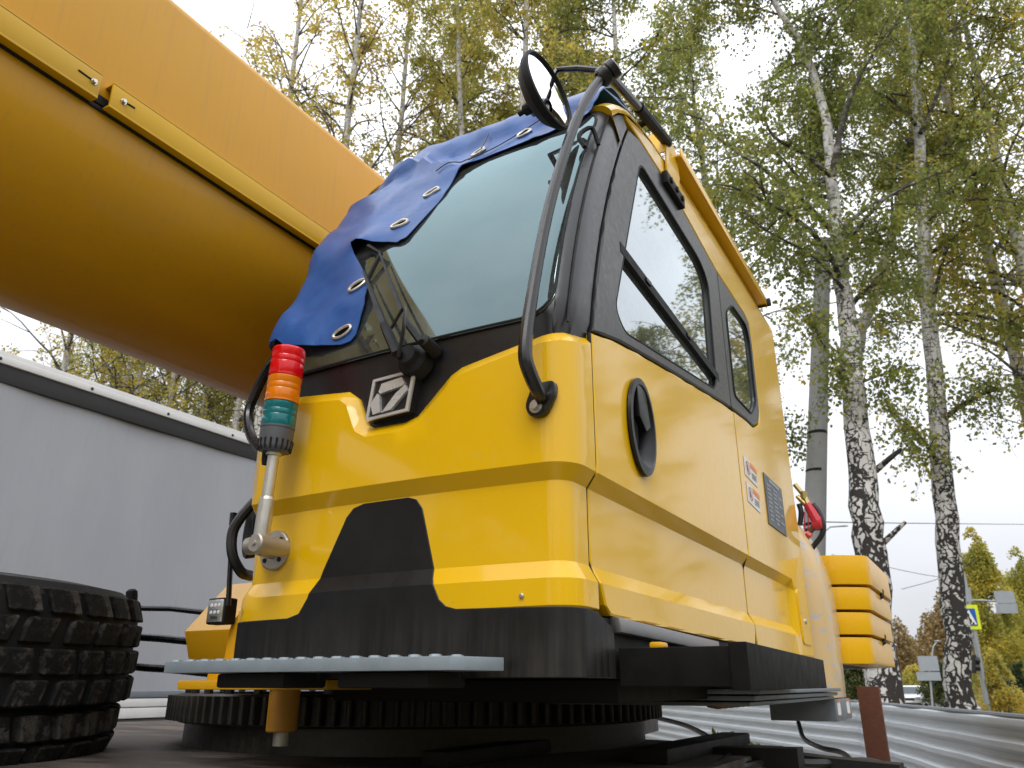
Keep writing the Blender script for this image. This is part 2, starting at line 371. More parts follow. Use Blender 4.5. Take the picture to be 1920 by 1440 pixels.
def resample(poly, step, closed=True):
    o = []; k = len(poly)
    for i in range(k if closed else k - 1):
        a, b = Vector(poly[i]), Vector(poly[(i + 1) % k]); m = max(1, int(math.ceil((b - a).length / step)))
        o += [tuple(a + (b - a) * j / m) for j in range(m)]
    if not closed: o.append(tuple(poly[-1]))
    return o
def inset(poly, e):
    k = len(poly); ar = sum(poly[i][0] * poly[(i + 1) % k][1] - poly[(i + 1) % k][0] * poly[i][1] for i in range(k)); sg = 1 if ar > 0 else -1; o = []
    for i in range(k):
        a, p, b = Vector(poly[i - 1]), Vector(poly[i]), Vector(poly[(i + 1) % k])
        t = (p - a).normalized() + (b - p).normalized()
        if t.length < 1e-6: t = (b - p)
        t.normalize(); o.append(tuple(p + Vector((-t.y, t.x)) * e * sg))
    return o
def panel(fn, outer, holes=(), step=.06, th=.02, edge=.004, lines=(), out_hint=None, extra=None):
    """A sheet cut to a flat outline and laid on the surface fn(u, v, offset), with rounded rims and a thickness."""
    outer = resample(outer, step); holes = [resample(h, step) for h in holes]
    V = []; E = []; rim = set()
    def loop(l, closed=True):
        o = len(V); V.extend(Vector(p) for p in l); k = len(l)
        E.extend((o + i, o + (i + 1) % k) for i in range(k if closed else k - 1))
    loop(outer)
    for h in holes: loop(h)
    if edge:
        loop(inset(outer, edge))
        for h in holes: loop(inset(h, -edge))
    xs = [p[0] for p in outer]; ys = [p[1] for p in outer]
    for ln in lines: loop(resample(ln, step, False), False)
    gx = np.arange(min(xs) + step * .5, max(xs), step); gy = np.arange(min(ys) + step * .5, max(ys), step)
    for x in gx:
        for y in gy:
            if inside((x, y), outer) and not any(inside((x, y), h) for h in holes): V.append(Vector((x, y)))
    vs, es, fs, _, _, _ = delaunay_2d_cdt(V, E, [], 0, 1e-5)
    tri = []
    for f in fs:
        c = tuple(sum((vs[i] for i in f), Vector((0, 0))) / 3)
        if inside(c, outer) and not any(inside(c, h) for h in holes): tri.append(f)
    cnt = {}
    for f in tri:
        for i in range(3):
            k = tuple(sorted((f[i], f[(i + 1) % 3]))); cnt[k] = cnt.get(k, 0) + 1
    be = [k for k, c in cnt.items() if c == 1]; bv = {i for k in be for i in k}
    used = sorted({i for f in tri for i in f}); re = {i: j for j, i in enumerate(used)}; n = len(used)
    top = []; bot = []
    for i in used:
        u, v = vs[i]; d = extra(u, v) if extra else 0.0
        top.append(fn(u, v, d - (edge * .75 if i in bv else 0))); bot.append(fn(u, v, d - th))
    mb = MB(); F = [tuple(re[i] for i in f) for f in tri]; F += [tuple(re[i] + n for i in f[::-1]) for f in tri]
    for a, b in be: F.append((re[a], re[b], re[b] + n, re[a] + n))
    mb.add(top + bot, F); mb.smooth = 22
    return mb

# ------------------------------------------------------------------ the setting: ground and road
g = struct(part('ground', MB().add([(-700, -700, 0), (700, -700, 0), (700, 900, 0), (-700, 900, 0)], [(0, 1, 2, 3)]), 'ground'))
rd = MB(); dirv = Vector((-5.19, 72.8)).normalized(); nv = Vector((dirv.y, -dirv.x)); a = Vector((3.5, 16)); b = a + dirv * 190
rd.add([(*(a - nv * 4.2), .004), (*(a + nv * 4.2), .004), (*(b + nv * 4.2), .004), (*(b - nv * 4.2), .004)], [(0, 1, 2, 3)])
road = struct(part('road', rd, 'asphalt'))
rl = MB()
for k in range(22):
    p = a + dirv * (4 + k * 8.0); q = p + dirv * 4
    rl.add([(*(p - nv * .08), .008), (*(p + nv * .08), .008), (*(q + nv * .08), .008), (*(q - nv * .08), .008)], [(0, 1, 2, 3)])
part('marking', rl, 'white_line', road)
struct(part('yard', MB().add([(-16, -14, .004), (2.2, -14, .004), (-0.2, 7, .004), (-3.6, 18, .004), (-16, 18, .004)], [(0, 1, 2, 3, 4)]), 'bounce_gravel'))

# ------------------------------------------------------------------ truck crane
crane = thing('truck_crane', (-1.9, 2.7, 0), 'yellow truck crane with black trimmed operator cab and long telescopic boom', 'crane')
XR, XL, RC = -0.60, -1.45, 0.06          # cab sides and corner radius
def F(z):
    t = max(0.0, z - 2.32); return 1.285 + .2 * t + .28 * t * t
PZ = [(1.60, 0), (1.83, 0), (1.862, -.018), (2.012, -.018), (2.042, .004), (2.32, .004), (2.35, 0), (4, 0)]
def prof(z): return float(np.interp(z, [p[0] for p in PZ], [p[1] for p in PZ]))
SA = XR - RC; SB = SA + math.pi / 2 * RC; LA = XL + RC; LB = LA - math.pi / 2 * RC
def cabmap(s, z, d=0.0, pr=True):
    d = d + (prof(z) if pr else 0); y0 = F(z)
    if s > SB: return (XR + d, y0 + RC + (s - SB), z)
    if s > SA: an = (s - SA) / RC; return (SA + (RC + d) * math.sin(an), y0 + RC - (RC + d) * math.cos(an), z)
    if s < LB: return (XL - d, y0 + RC + (LB - s), z)
    if s < LA: an = (LA - s) / RC; return (LA - (RC + d) * math.sin(an), y0 + RC - (RC + d) * math.cos(an), z)
    bow = .014 * (1 - ((s + 1.025) / .365) ** 2)
    return (s, y0 - bow - d, z)
def sidemap(y, z, d=0.0): return (XR + d + (prof(z) if z < 2.3 else .004), y, z)
SEAM = SB + .055                                # the front shell ends here, the door starts just behind
def seam_y(z): return F(z) + RC + (SEAM - SB) + .005
CORN = [[(SA + (SB - SA) * k / 7, 1.5), (SA + (SB - SA) * k / 7, 3.3)] for k in range(8)]
CREASE = [[(-2, z), (4, z)] for z in (1.83, 1.862, 2.012, 2.042)]

# yellow front panel with its chamfered, notched upper rim
rim_pts = [(LB - .3, 2.33), (-1.30, 2.292), (-1.150, 2.275), (-1.118, 2.252), (-1.088, 2.186), (-1.070, 2.176), (-.985, 2.175), (-.952, 2.184),
           (-.872, 2.262), (-.845, 2.276), (SA, 2.312), (SB, 2.322), (SEAM, 2.345)]
def seg_dist(p, pl):
    b = 9; P = Vector(p)
    for i in range(len(pl) - 1):
        a, c = Vector(pl[i]), Vector(pl[i + 1]); t = max(0, min(1, (P - a).dot(c - a) / (c - a).length_squared)); b = min(b, (P - a - (c - a) * t).length)
    return b
poly = [(LB - .3, 1.776)] + [(SEAM, 1.776 + .004)] + [(SEAM, 2.0)] + rim_pts[::-1]
lipline = [(p[0], p[1]) for p in inset(rim_pts + [(SEAM, 1.0), (LB - .3, 1.0)], .026)[:len(rim_pts)]]
lipline[0] = (LB - .3, rim_pts[0][1] - .026); lipline[-1] = (SEAM, rim_pts[-1][1] - .026)
def lip(u, v):
    dd = seg_dist((u, v), rim_pts); return -.02 * max(0, 1 - dd / .025)
fp = panel(cabmap, poly, step=.045, th=.03, edge=.003, lines=CORN + CREASE + [lipline], extra=lip)
front_panel = part('front_panel', fp, 'cab_yellow', crane)
o = part('screw', MB().lathe(cabmap(-.70, 1.80, .003), (0, -1, 0), [(-.004, .005), (0, .005), (.002, .003), (.002, 0)], 10), 'steel', front_panel)

# black skirt with the hump that rises into the front
hump = [(-1.259, 1.782), (-1.228, 1.79), (-1.207, 1.82), (-1.185, 1.877), (-1.130, 1.985), (-1.112, 2.003), (-1.084, 2.010), (-.968, 2.0105),
        (-.947, 2.004), (-.932, 1.985), (-.893, 1.842), (-.873, 1.802), (-.858, 1.789), (-.836, 1.783)]
sk = [(LB - .3, 1.662), (SEAM + .06, 1.662), (SEAM + .06, 1.752), (SEAM + .02, 1.762), (SEAM - .01, 1.776), (SB, 1.779), (SA, 1.780)] + hump[::-1] + [(LB, 1.780), (LB - .3, 1.780)]
skirt = part('front_skirt', panel(cabmap, sk, step=.03, th=.03, edge=.0015, lines=CORN + CREASE, extra=lambda u, v: .002), 'skirt_black', crane)

# black windscreen surround wrapping into the pillars, with the windscreen opening
ws = fillet([(-1.40, 2.345), (-.634, 2.354), (-.630, 3.085), (-1.40, 3.085)], .075, 6)
sur = [(LB - .02, 2.10), (-1.2, 2.10), (-.8, 2.10), (SA, 2.26), (SEAM, 2.27), (SEAM, 3.02), (SEAM, 3.10), (SB, 3.125), (SA, 3.135), (LA, 3.135), (LB - .02, 3.1)]
def surext(u, v): return -.024 + .022 * min(1, max(0, (v - 2.30) / .06)) 
surround = part('windscreen_surround', panel(lambda s, z, d=0: cabmap(s, z, d, z > 2.3), sur, [ws], step=.05, th=.03, edge=.003, lines=CORN, extra=surext), 'black_moulding', crane)
wsg = fillet([(-1.404, 2.341), (-.630, 2.350), (-.626, 3.089), (-1.404, 3.089)], .077, 6)
windscreen = part('windscreen', panel(cabmap, wsg, step=.05, th=.005, edge=.0015, lines=CORN, extra=lambda u, v: .002), 'windshield_glass', crane)
# rubber gasket line and raised trim beside the pillar
part('gasket', MB().tube([cabmap(u, v, .002) for u, v in resample(ws, .03)] + [cabmap(*ws[0], .002)], .0035, 6), 'rubber', windscreen)
part('pillar_groove', MB().tube([cabmap(SA + .058, z, .0005) for z in np.linspace(2.335, 3.08, 20)], [.003] * 20, 6), 'rubber', surround)

# door: yellow lower panel, black window frame, glass and slide rail
dp = [(1.406, 2.345), (1.406, 1.88), (1.412, 1.83), (1.430, 1.792), (1.455, 1.774), (2.60, 1.760), (2.618, 1.80), (2.618, 2.530), (2.478, 2.517), (1.795, 2.418), (1.565, 2.381)]
DC = [[(1.2, z), (4, z)] for z in (1.83, 1.862, 2.012, 2.042)]
hole_h = [(1.662 + .074 * math.cos(t), 2.208 + .107 * math.sin(t)) for t in np.linspace(0, 2 * math.pi, 28, endpoint=False)]
door = part('cab_door', panel(sidemap, dp, [hole_h], step=.06, th=.03, edge=.004, lines=DC), 'cab_yellow', crane)
part('door_seal', MB().tube([sidemap(1.4035, z, -.006) for z in np.linspace(1.80, 2.345, 24)], .0045, 6), 'rubber', crane)
part('door_seal', MB().tube([sidemap(2.622, z, -.006) for z in np.linspace(1.765, 2.53, 24)], .0055, 6), 'rubber', crane)
front_edge = [(seam_y(z), z) for z in np.linspace(2.352, 3.09, 12)]
df_ = front_edge[::-1] + [(1.565, 2.387), (1.795, 2.424), (2.478, 2.523), (2.585, 2.536), (2.585, 3.060), (2.50, 3.068), (2.27, 3.095), (2.10, 3.112), (1.80, 3.112)]
gl = fillet([(1.548, 2.465), (1.60, 2.425), (2.42, 2.545), (2.445, 2.95), (2.36, 2.995), (1.80, 3.03)], [.05, .05, .05, .05, .04, .04], 4)
gl = [(p[0], p[1]) for p in gl]
frame = part('window_frame', panel(sidemap, df_, [gl], step=.06, th=.03, edge=.005, extra=lambda u, v: .001), 'black_moulding', door)
glo = inset(gl, -.012)
part('window_glass', panel(sidemap, glo, step=.08, th=.004, edge=0, extra=lambda u, v: -.012), 'side_glass', door)
part('window_seal', MB().tube([sidemap(u, v, -.002) for u, v in gl] + [sidemap(*gl[0], -.002)], .0035, 6), 'rubber', door)
rb = MB(); a_, b_ = Vector(sidemap(1.60, 2.655, -.004)), Vector(sidemap(2.455, 2.60, -.004))
rb.add([a_ + Vector((x, 0, z)) for x in (-.012, .006) for z in (-.014, .014)] + [b_ + Vector((x, 0, z)) for x in (-.012, .006) for z in (-.014, .014)],
       [(0, 1, 3, 2), (4, 6, 7, 5), (0, 4, 5, 1), (2, 3, 7, 6), (1, 5, 7, 3), (0, 2, 6, 4)])
part('slide_rail', rb, 'rubber', door)
for t in (.22, .62):
    p = a_.lerp(b_, t); part('rail_clip', MB().box(p + Vector((.005, -.018, -.005)), p + Vector((.011, .018, .007)), .001), 'black_gloss', door)
# recessed oval door handle
hc = (1.662, 2.208); hh = Vector((sidemap(*hc)[0], *hc))
hb = MB(); nseg = 28
rings = [(1.0, .0, .004), (.99, .0, .012), (.86, .0, .013), (.78, .0, .004), (.62, 0, -.022), (.3, 0, -.03), (.02, 0, -.03)]
vs = []
for k, _, d in rings:
    for j in range(nseg):
        an = 2 * math.pi * j / nseg; vs.append(hh + Vector((d, .082 * k * math.cos(an), .118 * k * math.sin(an))))
hb.add(vs, [(i * nseg + j, i * nseg + (j + 1) % nseg, (i + 1) * nseg + (j + 1) % nseg, (i + 1) * nseg + j) for i in range(len(rings) - 1) for j in range(nseg)])
hd = part('door_handle', hb, 'black_gloss', door)
part('handle_blade', MB().prism([(hh.y - .028, hh.z + .10), (hh.y + .03, hh.z + .095), (hh.y + .052, hh.z + .012), (hh.y + .02, hh.z - .008), (hh.y - .02, hh.z + .02)], 'x', hh.x - .006, hh.x + .011, .004), 'black_gloss', door)
# quarter panel and the band above the door, one stamped side with its own window
def zroof(y): return float(np.interp(y, [1.60, 1.66, 1.74, 1.86, 2.1, 2.6, 3.62], [3.10, 3.155, 3.195, 3.222, 3.245, 3.268, 3.275]))
ys_ = np.linspace(1.70, 3.60, 20)
qp = [(1.715, 3.118), (2.10, 3.119), (2.27, 3.102), (2.50, 3.075), (2.59, 3.066), (3.00, 3.066), (3.066, 3.045), (3.078, 2.95), (3.068, 2.66), (3.03, 2.60), (2.92, 2.556), (2.80, 2.552), (2.626, 2.534),
      (2.626, 1.80), (2.64, 1.757), (3.60, 1.757), (3.605, 2.6)] + [(y, zroof(y) - .05) for y in ys_[::-1]]
def sidemap2(y, z, d=0):
    k = max(0, min(1, (3.34 - y) / .03)); return (XR + d + (prof(z) * k + .004 * (1 - k) if z < 2.3 else .004), y, z)
qlines = [[(2.5, z), (3.31, z)] for z in (1.83, 1.862, 2.012, 2.042)] + [[(3.31, 1.7), (3.31, 2.06)], [(3.34, 1.7), (3.34, 2.06)]]
quarter = part('side_panel', panel(sidemap2, qp, step=.06, th=.03, edge=.004, lines=qlines), 'cab_yellow', crane)
part('door_jamb', MB().box((XR - .045, 1.385, 1.79), (XR - .035, 1.43, 2.34)), 'rubber', crane); part('door_jamb', MB().box((XR - .045, 2.59, 1.79), (XR - .035, 2.66, 2.53)), 'rubber', crane)
qf = fillet([(2.591, 2.537), (2.80, 2.558), (2.915, 2.562), (3.022, 2.605), (3.062, 2.665), (3.072, 2.95), (3.060, 3.04), (3.0, 3.060), (2.591, 3.060)], .012, 2)
qg = fillet([(2.655, 2.60), (2.90, 2.605), (3.005, 2.68), (3.018, 2.95), (2.985, 3.01), (2.77, 3.005), (2.66, 2.93)], .03, 3)
qframe = part('quarter_window', panel(sidemap, qf, [qg], step=.06, th=.03, edge=.005, extra=lambda u, v: .001), 'black_moulding', crane)
part('window_glass', panel(sidemap, inset(qg, -.012), step=.08, th=.004, edge=0, extra=lambda u, v: -.006), 'side_glass', qframe)
part('window_seal', MB().tube([sidemap(u, v, .002) for u, v in qg] + [sidemap(*qg[0], .002)], .0035, 6), 'rubber', qframe)
# small hatch with its latch
hp = fillet([(3.375, 1.80), (3.555, 1.80), (3.545, 2.01), (3.36, 2.01)], .03, 4)
hatch = part('hatch', panel(sidemap2, hp, step=.06, th=.006, edge=.002, extra=lambda u, v: .005), 'cab_yellow', quarter)
part('latch', MB().lathe(sidemap2(3.46, 1.89, .005), (1, 0, 0), [(0, .011), (.004, .011), (.006, .007), (.006, 0)], 14), 'steel', quarter)
# stickers and data plate, lettering as thin print
for z0, z1 in ((2.325, 2.395), (2.232, 2.302)):
    zz = lambda y: (y - 2.69) * -.06
    st = part('warning_sticker', panel(sidemap2, [(2.69, z0), (2.865, z0 - .01), (2.87, z1 - .012), (2.692, z1)], step=.1, th=.001, edge=0, extra=lambda u, v: .002), 'sticker_white', quarter)
    part('sticker_header', panel(sidemap2, [(2.775, z1 - .024), (2.867, z1 - .034), (2.869, z1 - .014), (2.776, z1 - .007)], step=.1, th=.0006, edge=0, extra=lambda u, v: .0032), 'sticker_orange', quarter)
    c0 = Vector(sidemap2(2.735, (z0 + z1) / 2 - .002, .004)); ringm = MB(); ring_pts = [c0 + Vector((0, .028 * math.cos(t), .024 * math.sin(t))) for t in np.linspace(0, 2 * math.pi, 25)]
    rin_ = [c0 + (p_ - c0) * .84 for p_ in ring_pts]; ringm.add(ring_pts + rin_, [(i_, i_ + 1, i_ + 26, i_ + 25) for i_ in range(24)]); ringm.add([c0 + Vector((0, -.02, .019)), c0 + Vector((0, -.017, .021)), c0 + Vector((0, .02, -.017)), c0 + Vector((0, .017, -.019))], [(0, 1, 2, 3)]); part('prohibition_ring', ringm, 'sticker_red', quarter)
    part('pictogram', MB().box(c0 + Vector((-.0018, -.006, -.012)), c0 + Vector((-.0008, .004, .010))), 'sticker_black', quarter)
    tx = MB()
    for r_ in range(3): tx.box(sidemap2(2.785, z0 + .008 + r_ * .008, .0028), Vector(sidemap2(2.855, z0 + .010 + r_ * .008, .0036)))
    part('sticker_text', tx, 'sticker_black', quarter)
dpn = part('data_plate', panel(sidemap2, [(2.985, 2.205), (3.30, 2.205), (3.305, 2.40), (2.99, 2.40)], step=.15, th=.003, edge=.001, extra=lambda u, v: .004), 'plate_dark', quarter)
tx = MB()
for r_ in range(9):
    z = 2.225 + r_ * .0165
    for c_ in range(3 if r_ % 2 else 2):
        y = 3.01 + c_ * .098 + random.random() * .012; tx.box(sidemap2(y, z, .0045), Vector(sidemap2(y + .05 + random.random() * .03, z + .007, .0055)))
tx.box(sidemap2(3.06, 2.378, .0045), Vector(sidemap2(3.24, 2.390, .0055)))
part('plate_text', tx, 'plate_text', quarter)

# roof shell, left wall, rear wall, floor and the seat inside
rf = MB(); secs = []; YR = list(np.linspace(1.60, 2.2, 14)) + [2.5, 2.9, 3.3, 3.56, 3.605]
for y in YR:
    z = zroof(y); row = []
    for t in np.linspace(0, math.pi / 2, 7): row.append((XR - .05 + .054 * math.cos(t), y, z - .05 + .05 * math.sin(t)))
    for x in np.linspace(XR - .16, XL + .22, 7): row.append((x, y, z + .02 * math.sin(math.pi * (x - XL) / (XR - XL))))
    for t in np.linspace(math.pi / 2, 0, 7): row.append((XL + .10 - .10 * math.cos(t), y, z - .10 + .10 * math.sin(t)))
    secs.append(row)
w_ = len(secs[0]); rf.add([p for r_ in secs for p in r_], [(i * w_ + j, i * w_ + j + 1, (i + 1) * w_ + j + 1, (i + 1) * w_ + j) for i in range(len(secs) - 1) for j in range(w_ - 1)])
front_lip = [(x, y - .002, z) for x, y, z in secs[0]]
rf.add(secs[0] + [(x, 1.66, z - .06) for x, y, z in secs[0]], [(j, j + 1, w_ + j + 1, w_ + j) for j in range(w_ - 1)])
roof = part('cab_roof', rf, 'cab_yellow', crane)
part('roof_lining', MB().box((XL + .03, 1.70, 3.14), (XR - .04, 3.55, 3.16), .005), 'interior', roof)
lw = panel(lambda y, z, d=0: (XL - d, y, z), [(1.36, 1.78), (3.6, 1.78), (3.6, 3.18), (1.80, 3.10), (1.66, 3.05), (1.45, 2.5), (1.36, 2.33)], [fillet([(1.60, 2.45), (2.6, 2.45), (2.6, 2.98), (1.80, 2.98)], .05)], step=.15, th=.03, edge=.003)
left_wall = part('left_wall', lw, 'interior', crane)
part('window_glass', MB().box((XL + .008, 1.55, 2.42), (XL + .012, 2.65, 3.0)), 'side_glass', left_wall)
part('rear_wall', MB().box((XL + .004, 3.575, 1.76), (XR - .03, 3.60, 3.2), .002), 'interior', crane)
part('cab_floor', MB().box((XL + .03, 1.32, 1.664), (XR - .035, 3.57, 1.72), .004), 'dark_frame', crane)
st = MB().box((-1.27, 2.30, 2.12), (-.80, 2.80, 2.24), .04); seat = part('operator_seat', st, 'seat_cloth', crane)
part('backrest', MB().box((-1.25, 2.78, 2.22), (-.82, 2.92, 2.78), .05, Matrix.Rotation(R(-8), 3, 'X')), 'seat_cloth', seat)
part('headrest', MB().box((-1.13, 2.86, 2.80), (-.94, 2.95, 2.98), .04), 'seat_cloth', seat)
part('seat_base', MB().box((-1.2, 2.35, 1.72), (-.87, 2.75, 2.12), .03), 'interior', seat)
for x0, x1 in ((-1.42, -1.30), (-.77, -.65)): part('arm_console', MB().box((x0, 2.2, 1.72), (x1, 2.8, 2.38), .03), 'interior', crane)
dash = part('dashboard', MB().prism([(1.36, 1.75), (1.60, 1.75), (1.58, 2.16), (1.36, 2.19)], 'x', XL + .05, XR - .06, .02), 'interior', crane)
part('dash_screen', MB().box((-1.36, 1.56, 2.20), (-1.14, 1.59, 2.38), .01), 'black_gloss', dash)

# gutter along the roof edge, its bracket and the black hinge block
gt = MB().box((XR - .02, 2.13, 3.262), (XR + .034, 3.36, 3.268), .001).box((XR + .030, 2.13, 3.258), (XR + .035, 3.36, 3.292), .001).box((XR - .022, 2.13, 3.245), (XR - .016, 3.36, 3.264), .001)
gutter = part('roof_gutter', gt, 'cab_yellow', crane)
part('gutter_end', MB().box((XR - .01, 3.36, 3.258), (XR + .05, 3.385, 3.29), .004), 'rubber', gutter)
br = MB().prism([(2.03, 3.13), (2.12, 3.10), (2.165, 3.20), (2.15, 3.29), (2.06, 3.315), (2.035, 3.22)], 'x', XR + .008, XR + .014).prism([(2.03, 3.22), (2.05, 3.315), (2.056, 3.315), (2.036, 3.22)], 'x', XR - .06, XR + .012)
part('gutter_bracket', br, 'cab_yellow', gutter)
hb = MB().box((XR + .004, 2.00, 3.085), (XR + .022, 2.17, 3.128), .003)
for y in (2.03, 2.085, 2.14): hb.lathe((XR + .022, y, 3.106), (1, 0, 0), [(0, .010), (.006, .010), (.008, 0)], 8)
part('hinge_block', hb, 'rubber', door)

# silver door sill and the drip gap
part('door_sill', MB().prism([(1.462, 1.772), (2.15, 1.757), (2.15, 1.728), (1.475, 1.744)], 'x', XR - .01, XR + .012, .004), 'sill_metal', crane)
part('sill_backing', MB().box((XR - .05, 1.41, 1.662), (XR - .008, 3.58, 1.770), .003), 'dark_frame', crane)

# ---- emblem: slanted square frame with three broad chrome bars round a triangle
E4 = [(-1.059, 2.277), (-.949, 2.281), (-.964, 2.192), (-1.073, 2.187)]
def emap(u, v, d=0):   # u, v in 0..1 on the slanted square
    p = (Vector(E4[0]) * (1 - u) + Vector(E4[1]) * u) * (1 - v) + (Vector(E4[3]) * (1 - u) + Vector(E4[2]) * u) * v
    q = cabmap(p.x, p.y, d, False); return q
def eplate(poly, lo, hi, holes=()): return panel(emap, poly, holes, step=.2, th=hi - lo, edge=.0, extra=lambda u, v: hi)
sq = [(0, 0), (1, 0), (1, 1), (0, 1)]
emb = part('emblem', eplate(sq, -.03, .004), 'black_moulding', crane)
part('emblem_rim', eplate([(-.02, -.02), (1.02, -.02), (1.02, 1.02), (-.02, 1.02)], .002, .008, [[(.05, .05), (.95, .05), (.95, .95), (.05, .95)]]), 'chrome', emb)
for bar in ([(.26, .17), (.74, .13), (.84, .30), (.80, .36), (.26, .42), (.22, .36)], [(.86, .34), (.94, .50), (.62, .90), (.40, .92), (.66, .52), (.80, .40)], [(.20, .40), (.26, .46), (.36, .90), (.18, .92), (.08, .66), (.10, .56)]):
    part('emblem_bar', eplate(bar, .002, .012), 'chrome', emb)

# ---- windscreen wiper
wp = thing  # (kept as parts of the crane)
wbase = Vector(cabmap(-.955, 2.300, .02))
wip = part('wiper', MB().lathe(Vector(cabmap(-.955, 2.300, -.02)), (0, -1, .2), [(0, .040), (.028, .036), (.036, .026), (.05, .022), (.052, 0)], 20).lathe(Vector(cabmap(-.905, 2.318, -.01)), (0, -1, .2), [(0, .016), (.05, .014), (.055, 0)], 12), 'rubber', crane)
for (s0, z0), (s1, z1), (s2, z2), w in (((-.965, 2.305), (-1.018, 2.392), (-1.165, 2.608), .011), ((-.905, 2.320), (-.958, 2.385), (-1.135, 2.662), .008)):
    p0, p1, p2 = (Vector(cabmap(s0, z0, .045)), Vector(cabmap(s1, z1, .05)), Vector(cabmap(s2, z2, .03)))
    part('wiper_knuckle', MB().tube([p0, p0.lerp(p1, .7), p1], [w * 1.25, w * 1.2, w], 6, flat=.8), 'rubber', wip)
    part('wiper_arm', MB().tube([p1, p1.lerp(p2, .4), p2], [w, w * .75, w * .4], 4, flat=.55), 'rubber', wip)
p = Vector(cabmap(-1.14, 2.665, .02))
part('wiper_blade', MB().tube([p + Vector((-.06, .02, .05)), p, p + Vector((-.03, -.03, -.12))], .006, 6), 'rubber', wip)
part('washer_hose', MB().tube(crom([cabmap(-.985, 2.37, .06), cabmap(-.94, 2.40, .085), cabmap(-.925, 2.35, .09), cabmap(-.95, 2.29, .06)], 6), .004, 6), 'hose_black', wip)

# ---- round mirror on its long curved arm
arm_px = [(1018, 752, 1.275), (1006, 728, 1.235), (990, 690, 1.205), (984, 650, 1.20), (1000, 540, 1.235), (1020, 430, 1.28), (1045, 330, 1.33), (1080, 225, 1.405), (1108, 172, 1.46), (1130, 143, 1.50)]
ap = crom([aty(x, y, Y) for x, y, Y in arm_px], 6)
for _ in range(6): ap = [ap[0]] + [(ap[i - 1] + ap[i] * 2 + ap[i + 1]) / 4 for i in range(1, len(ap) - 1)] + [ap[-1]]
rad = [float(np.interp(i, [0, 8, 14, 24, 40], [.0125, .0142, .0142, .0122, .0122])) for i in range(len(ap))]
mirror = part('mirror_arm', MB().tube(ap, rad, 12), 'tube_black', crane)
ft = Vector(cabmap(-.655, 2.163, .0))
part('arm_foot', MB().prism(fillet([(ft.x - .012, ft.z + .034), (ft.x + .036, ft.z + .034), (ft.x + .036, ft.z + .008), (ft.x + .012, ft.z - .034), (ft.x - .018, ft.z - .034), (ft.x - .03, ft.z - .01)], .012, 3), 'y', ft.y - .014, ft.y + .002, .002), 'tube_black', mirror)
part('foot_bolt', MB().lathe((ft.x - .004, ft.y - .014, ft.z - .014), (0, -1, 0), [(0, .014), (.003, .014), (.003, .0085), (.012, .008), (.012, 0)], 6 * 2), 'steel', mirror)
cl = aty(1139, 137, 1.50)
clampb = part('arm_clamp', MB().lathe(cl + Vector((-.022, 0, -.012)), (.75, .1, .5), [(0, .020), (.004, .026), (.022, .026), (.024, .020), (.03, .020), (.032, .026), (.05, .026), (.054, .018), (.054, 0)], 18), 'tube_black', mirror)
roofclip = Vector((XR + .012, 2.075, 3.278))
part('roof_stay', MB().tube([cl, cl.lerp(roofclip, .5) + Vector((0, 0, .006)), roofclip], .013, 10), 'tube_black', mirror)
part('stay_sleeve', MB().tube([cl.lerp(roofclip, .45) + Vector((0, 0, .006)), cl.lerp(roofclip, .97)], .017, 10), 'rubber', mirror)
part('stay_post', MB().tube([cl.lerp(roofclip, .62), Vector((XR - .03, cl.lerp(roofclip, .62).y, zroof(1.9) - .02))], .011, 8), 'rubber', mirror)
mc = aty(1026, 170, 1.40)
mn = Vector((.986, -.091, .137)).normalized()
part('mirror_bar', MB().tube([cl + Vector((-.01, 0, .012)), aty(1085, 128, 1.51), aty(1045, 131, 1.53), mc - mn * .09 + Vector((0, .09, .05)), mc - mn * .045], .0085, 8), 'tube_black', mirror)
part('mirror_shell', MB().lathe(mc, mn, [(-.055, 0), (-.052, .03), (-.035, .075), (-.012, .098), (.002, .103), (.008, .103), (.010, .097), (.004, .094)], 40), 'rubber', mirror)
part('mirror_face', MB().lathe(mc, mn, [(.003, .096), (.006, .07), (.009, .035), (.010, 0)], 40), 'mirror_glass', mirror)
part('mirror_knob', MB().lathe(mc - mn * .05 + Vector((0, 0, -.02)), -mn, [(0, .016), (.018, .014), (.02, .007), (.035, .007), (.036, 0)], 10), 'rubber', mirror)
part('pillar_hook', MB().tube(crom([cabmap(SA + .03, 2.86, .03), cabmap(SA + .015, 2.91, .035), cabmap(SA + .03, 2.95, .03), cabmap(SA + .055, 2.90, .01)], 4), .006, 6), 'rubber', mirror)

# ---- three-colour signal light on its elbow bracket
fb = Vector(cabmap(-1.335, 1.932, -.0))
sig = part('signal_light', MB().lathe(fb, (0, -1, 0), [(0, .044), (.008, .044), (.011, .041), (.012, .020), (.03, .019), (.05, .018)], 28), 'flange_metal', crane)
for t in range(4):
    an = R(45 + 90 * t); part('flange_bolt', MB().lathe(fb + Vector((.031 * math.cos(an), -.0115, .031 * math.sin(an))), (0, -1, 0), [(0, .0055), (.002, .0055), (.0022, 0)], 8), 'dark_frame', sig)
eb = aty(487, 1022, 1.205)
part('elbow', MB().tube([eb + Vector((-.032, .0, 0)), eb + Vector((.02, 0, .001))], .0185, 18).lathe(eb + Vector((.012, .02, 0)), (0, -1, 0), [(-.04, .018), (.044, .021), (.047, .018), (.047, .006), (.052, .005), (.052, 0)], 20), 'flange_metal', sig)
pt = aty(543, 655, 1.20); pb = eb + Vector((.002, 0, .010)); ax = (pt - pb).normalized(); Ls = (pt - pb).length
def seg(name, mat, prof_): return part(name, MB().lathe(pb, ax, [(d * Ls, r_) for d, r_ in prof_], 28), mat, sig)
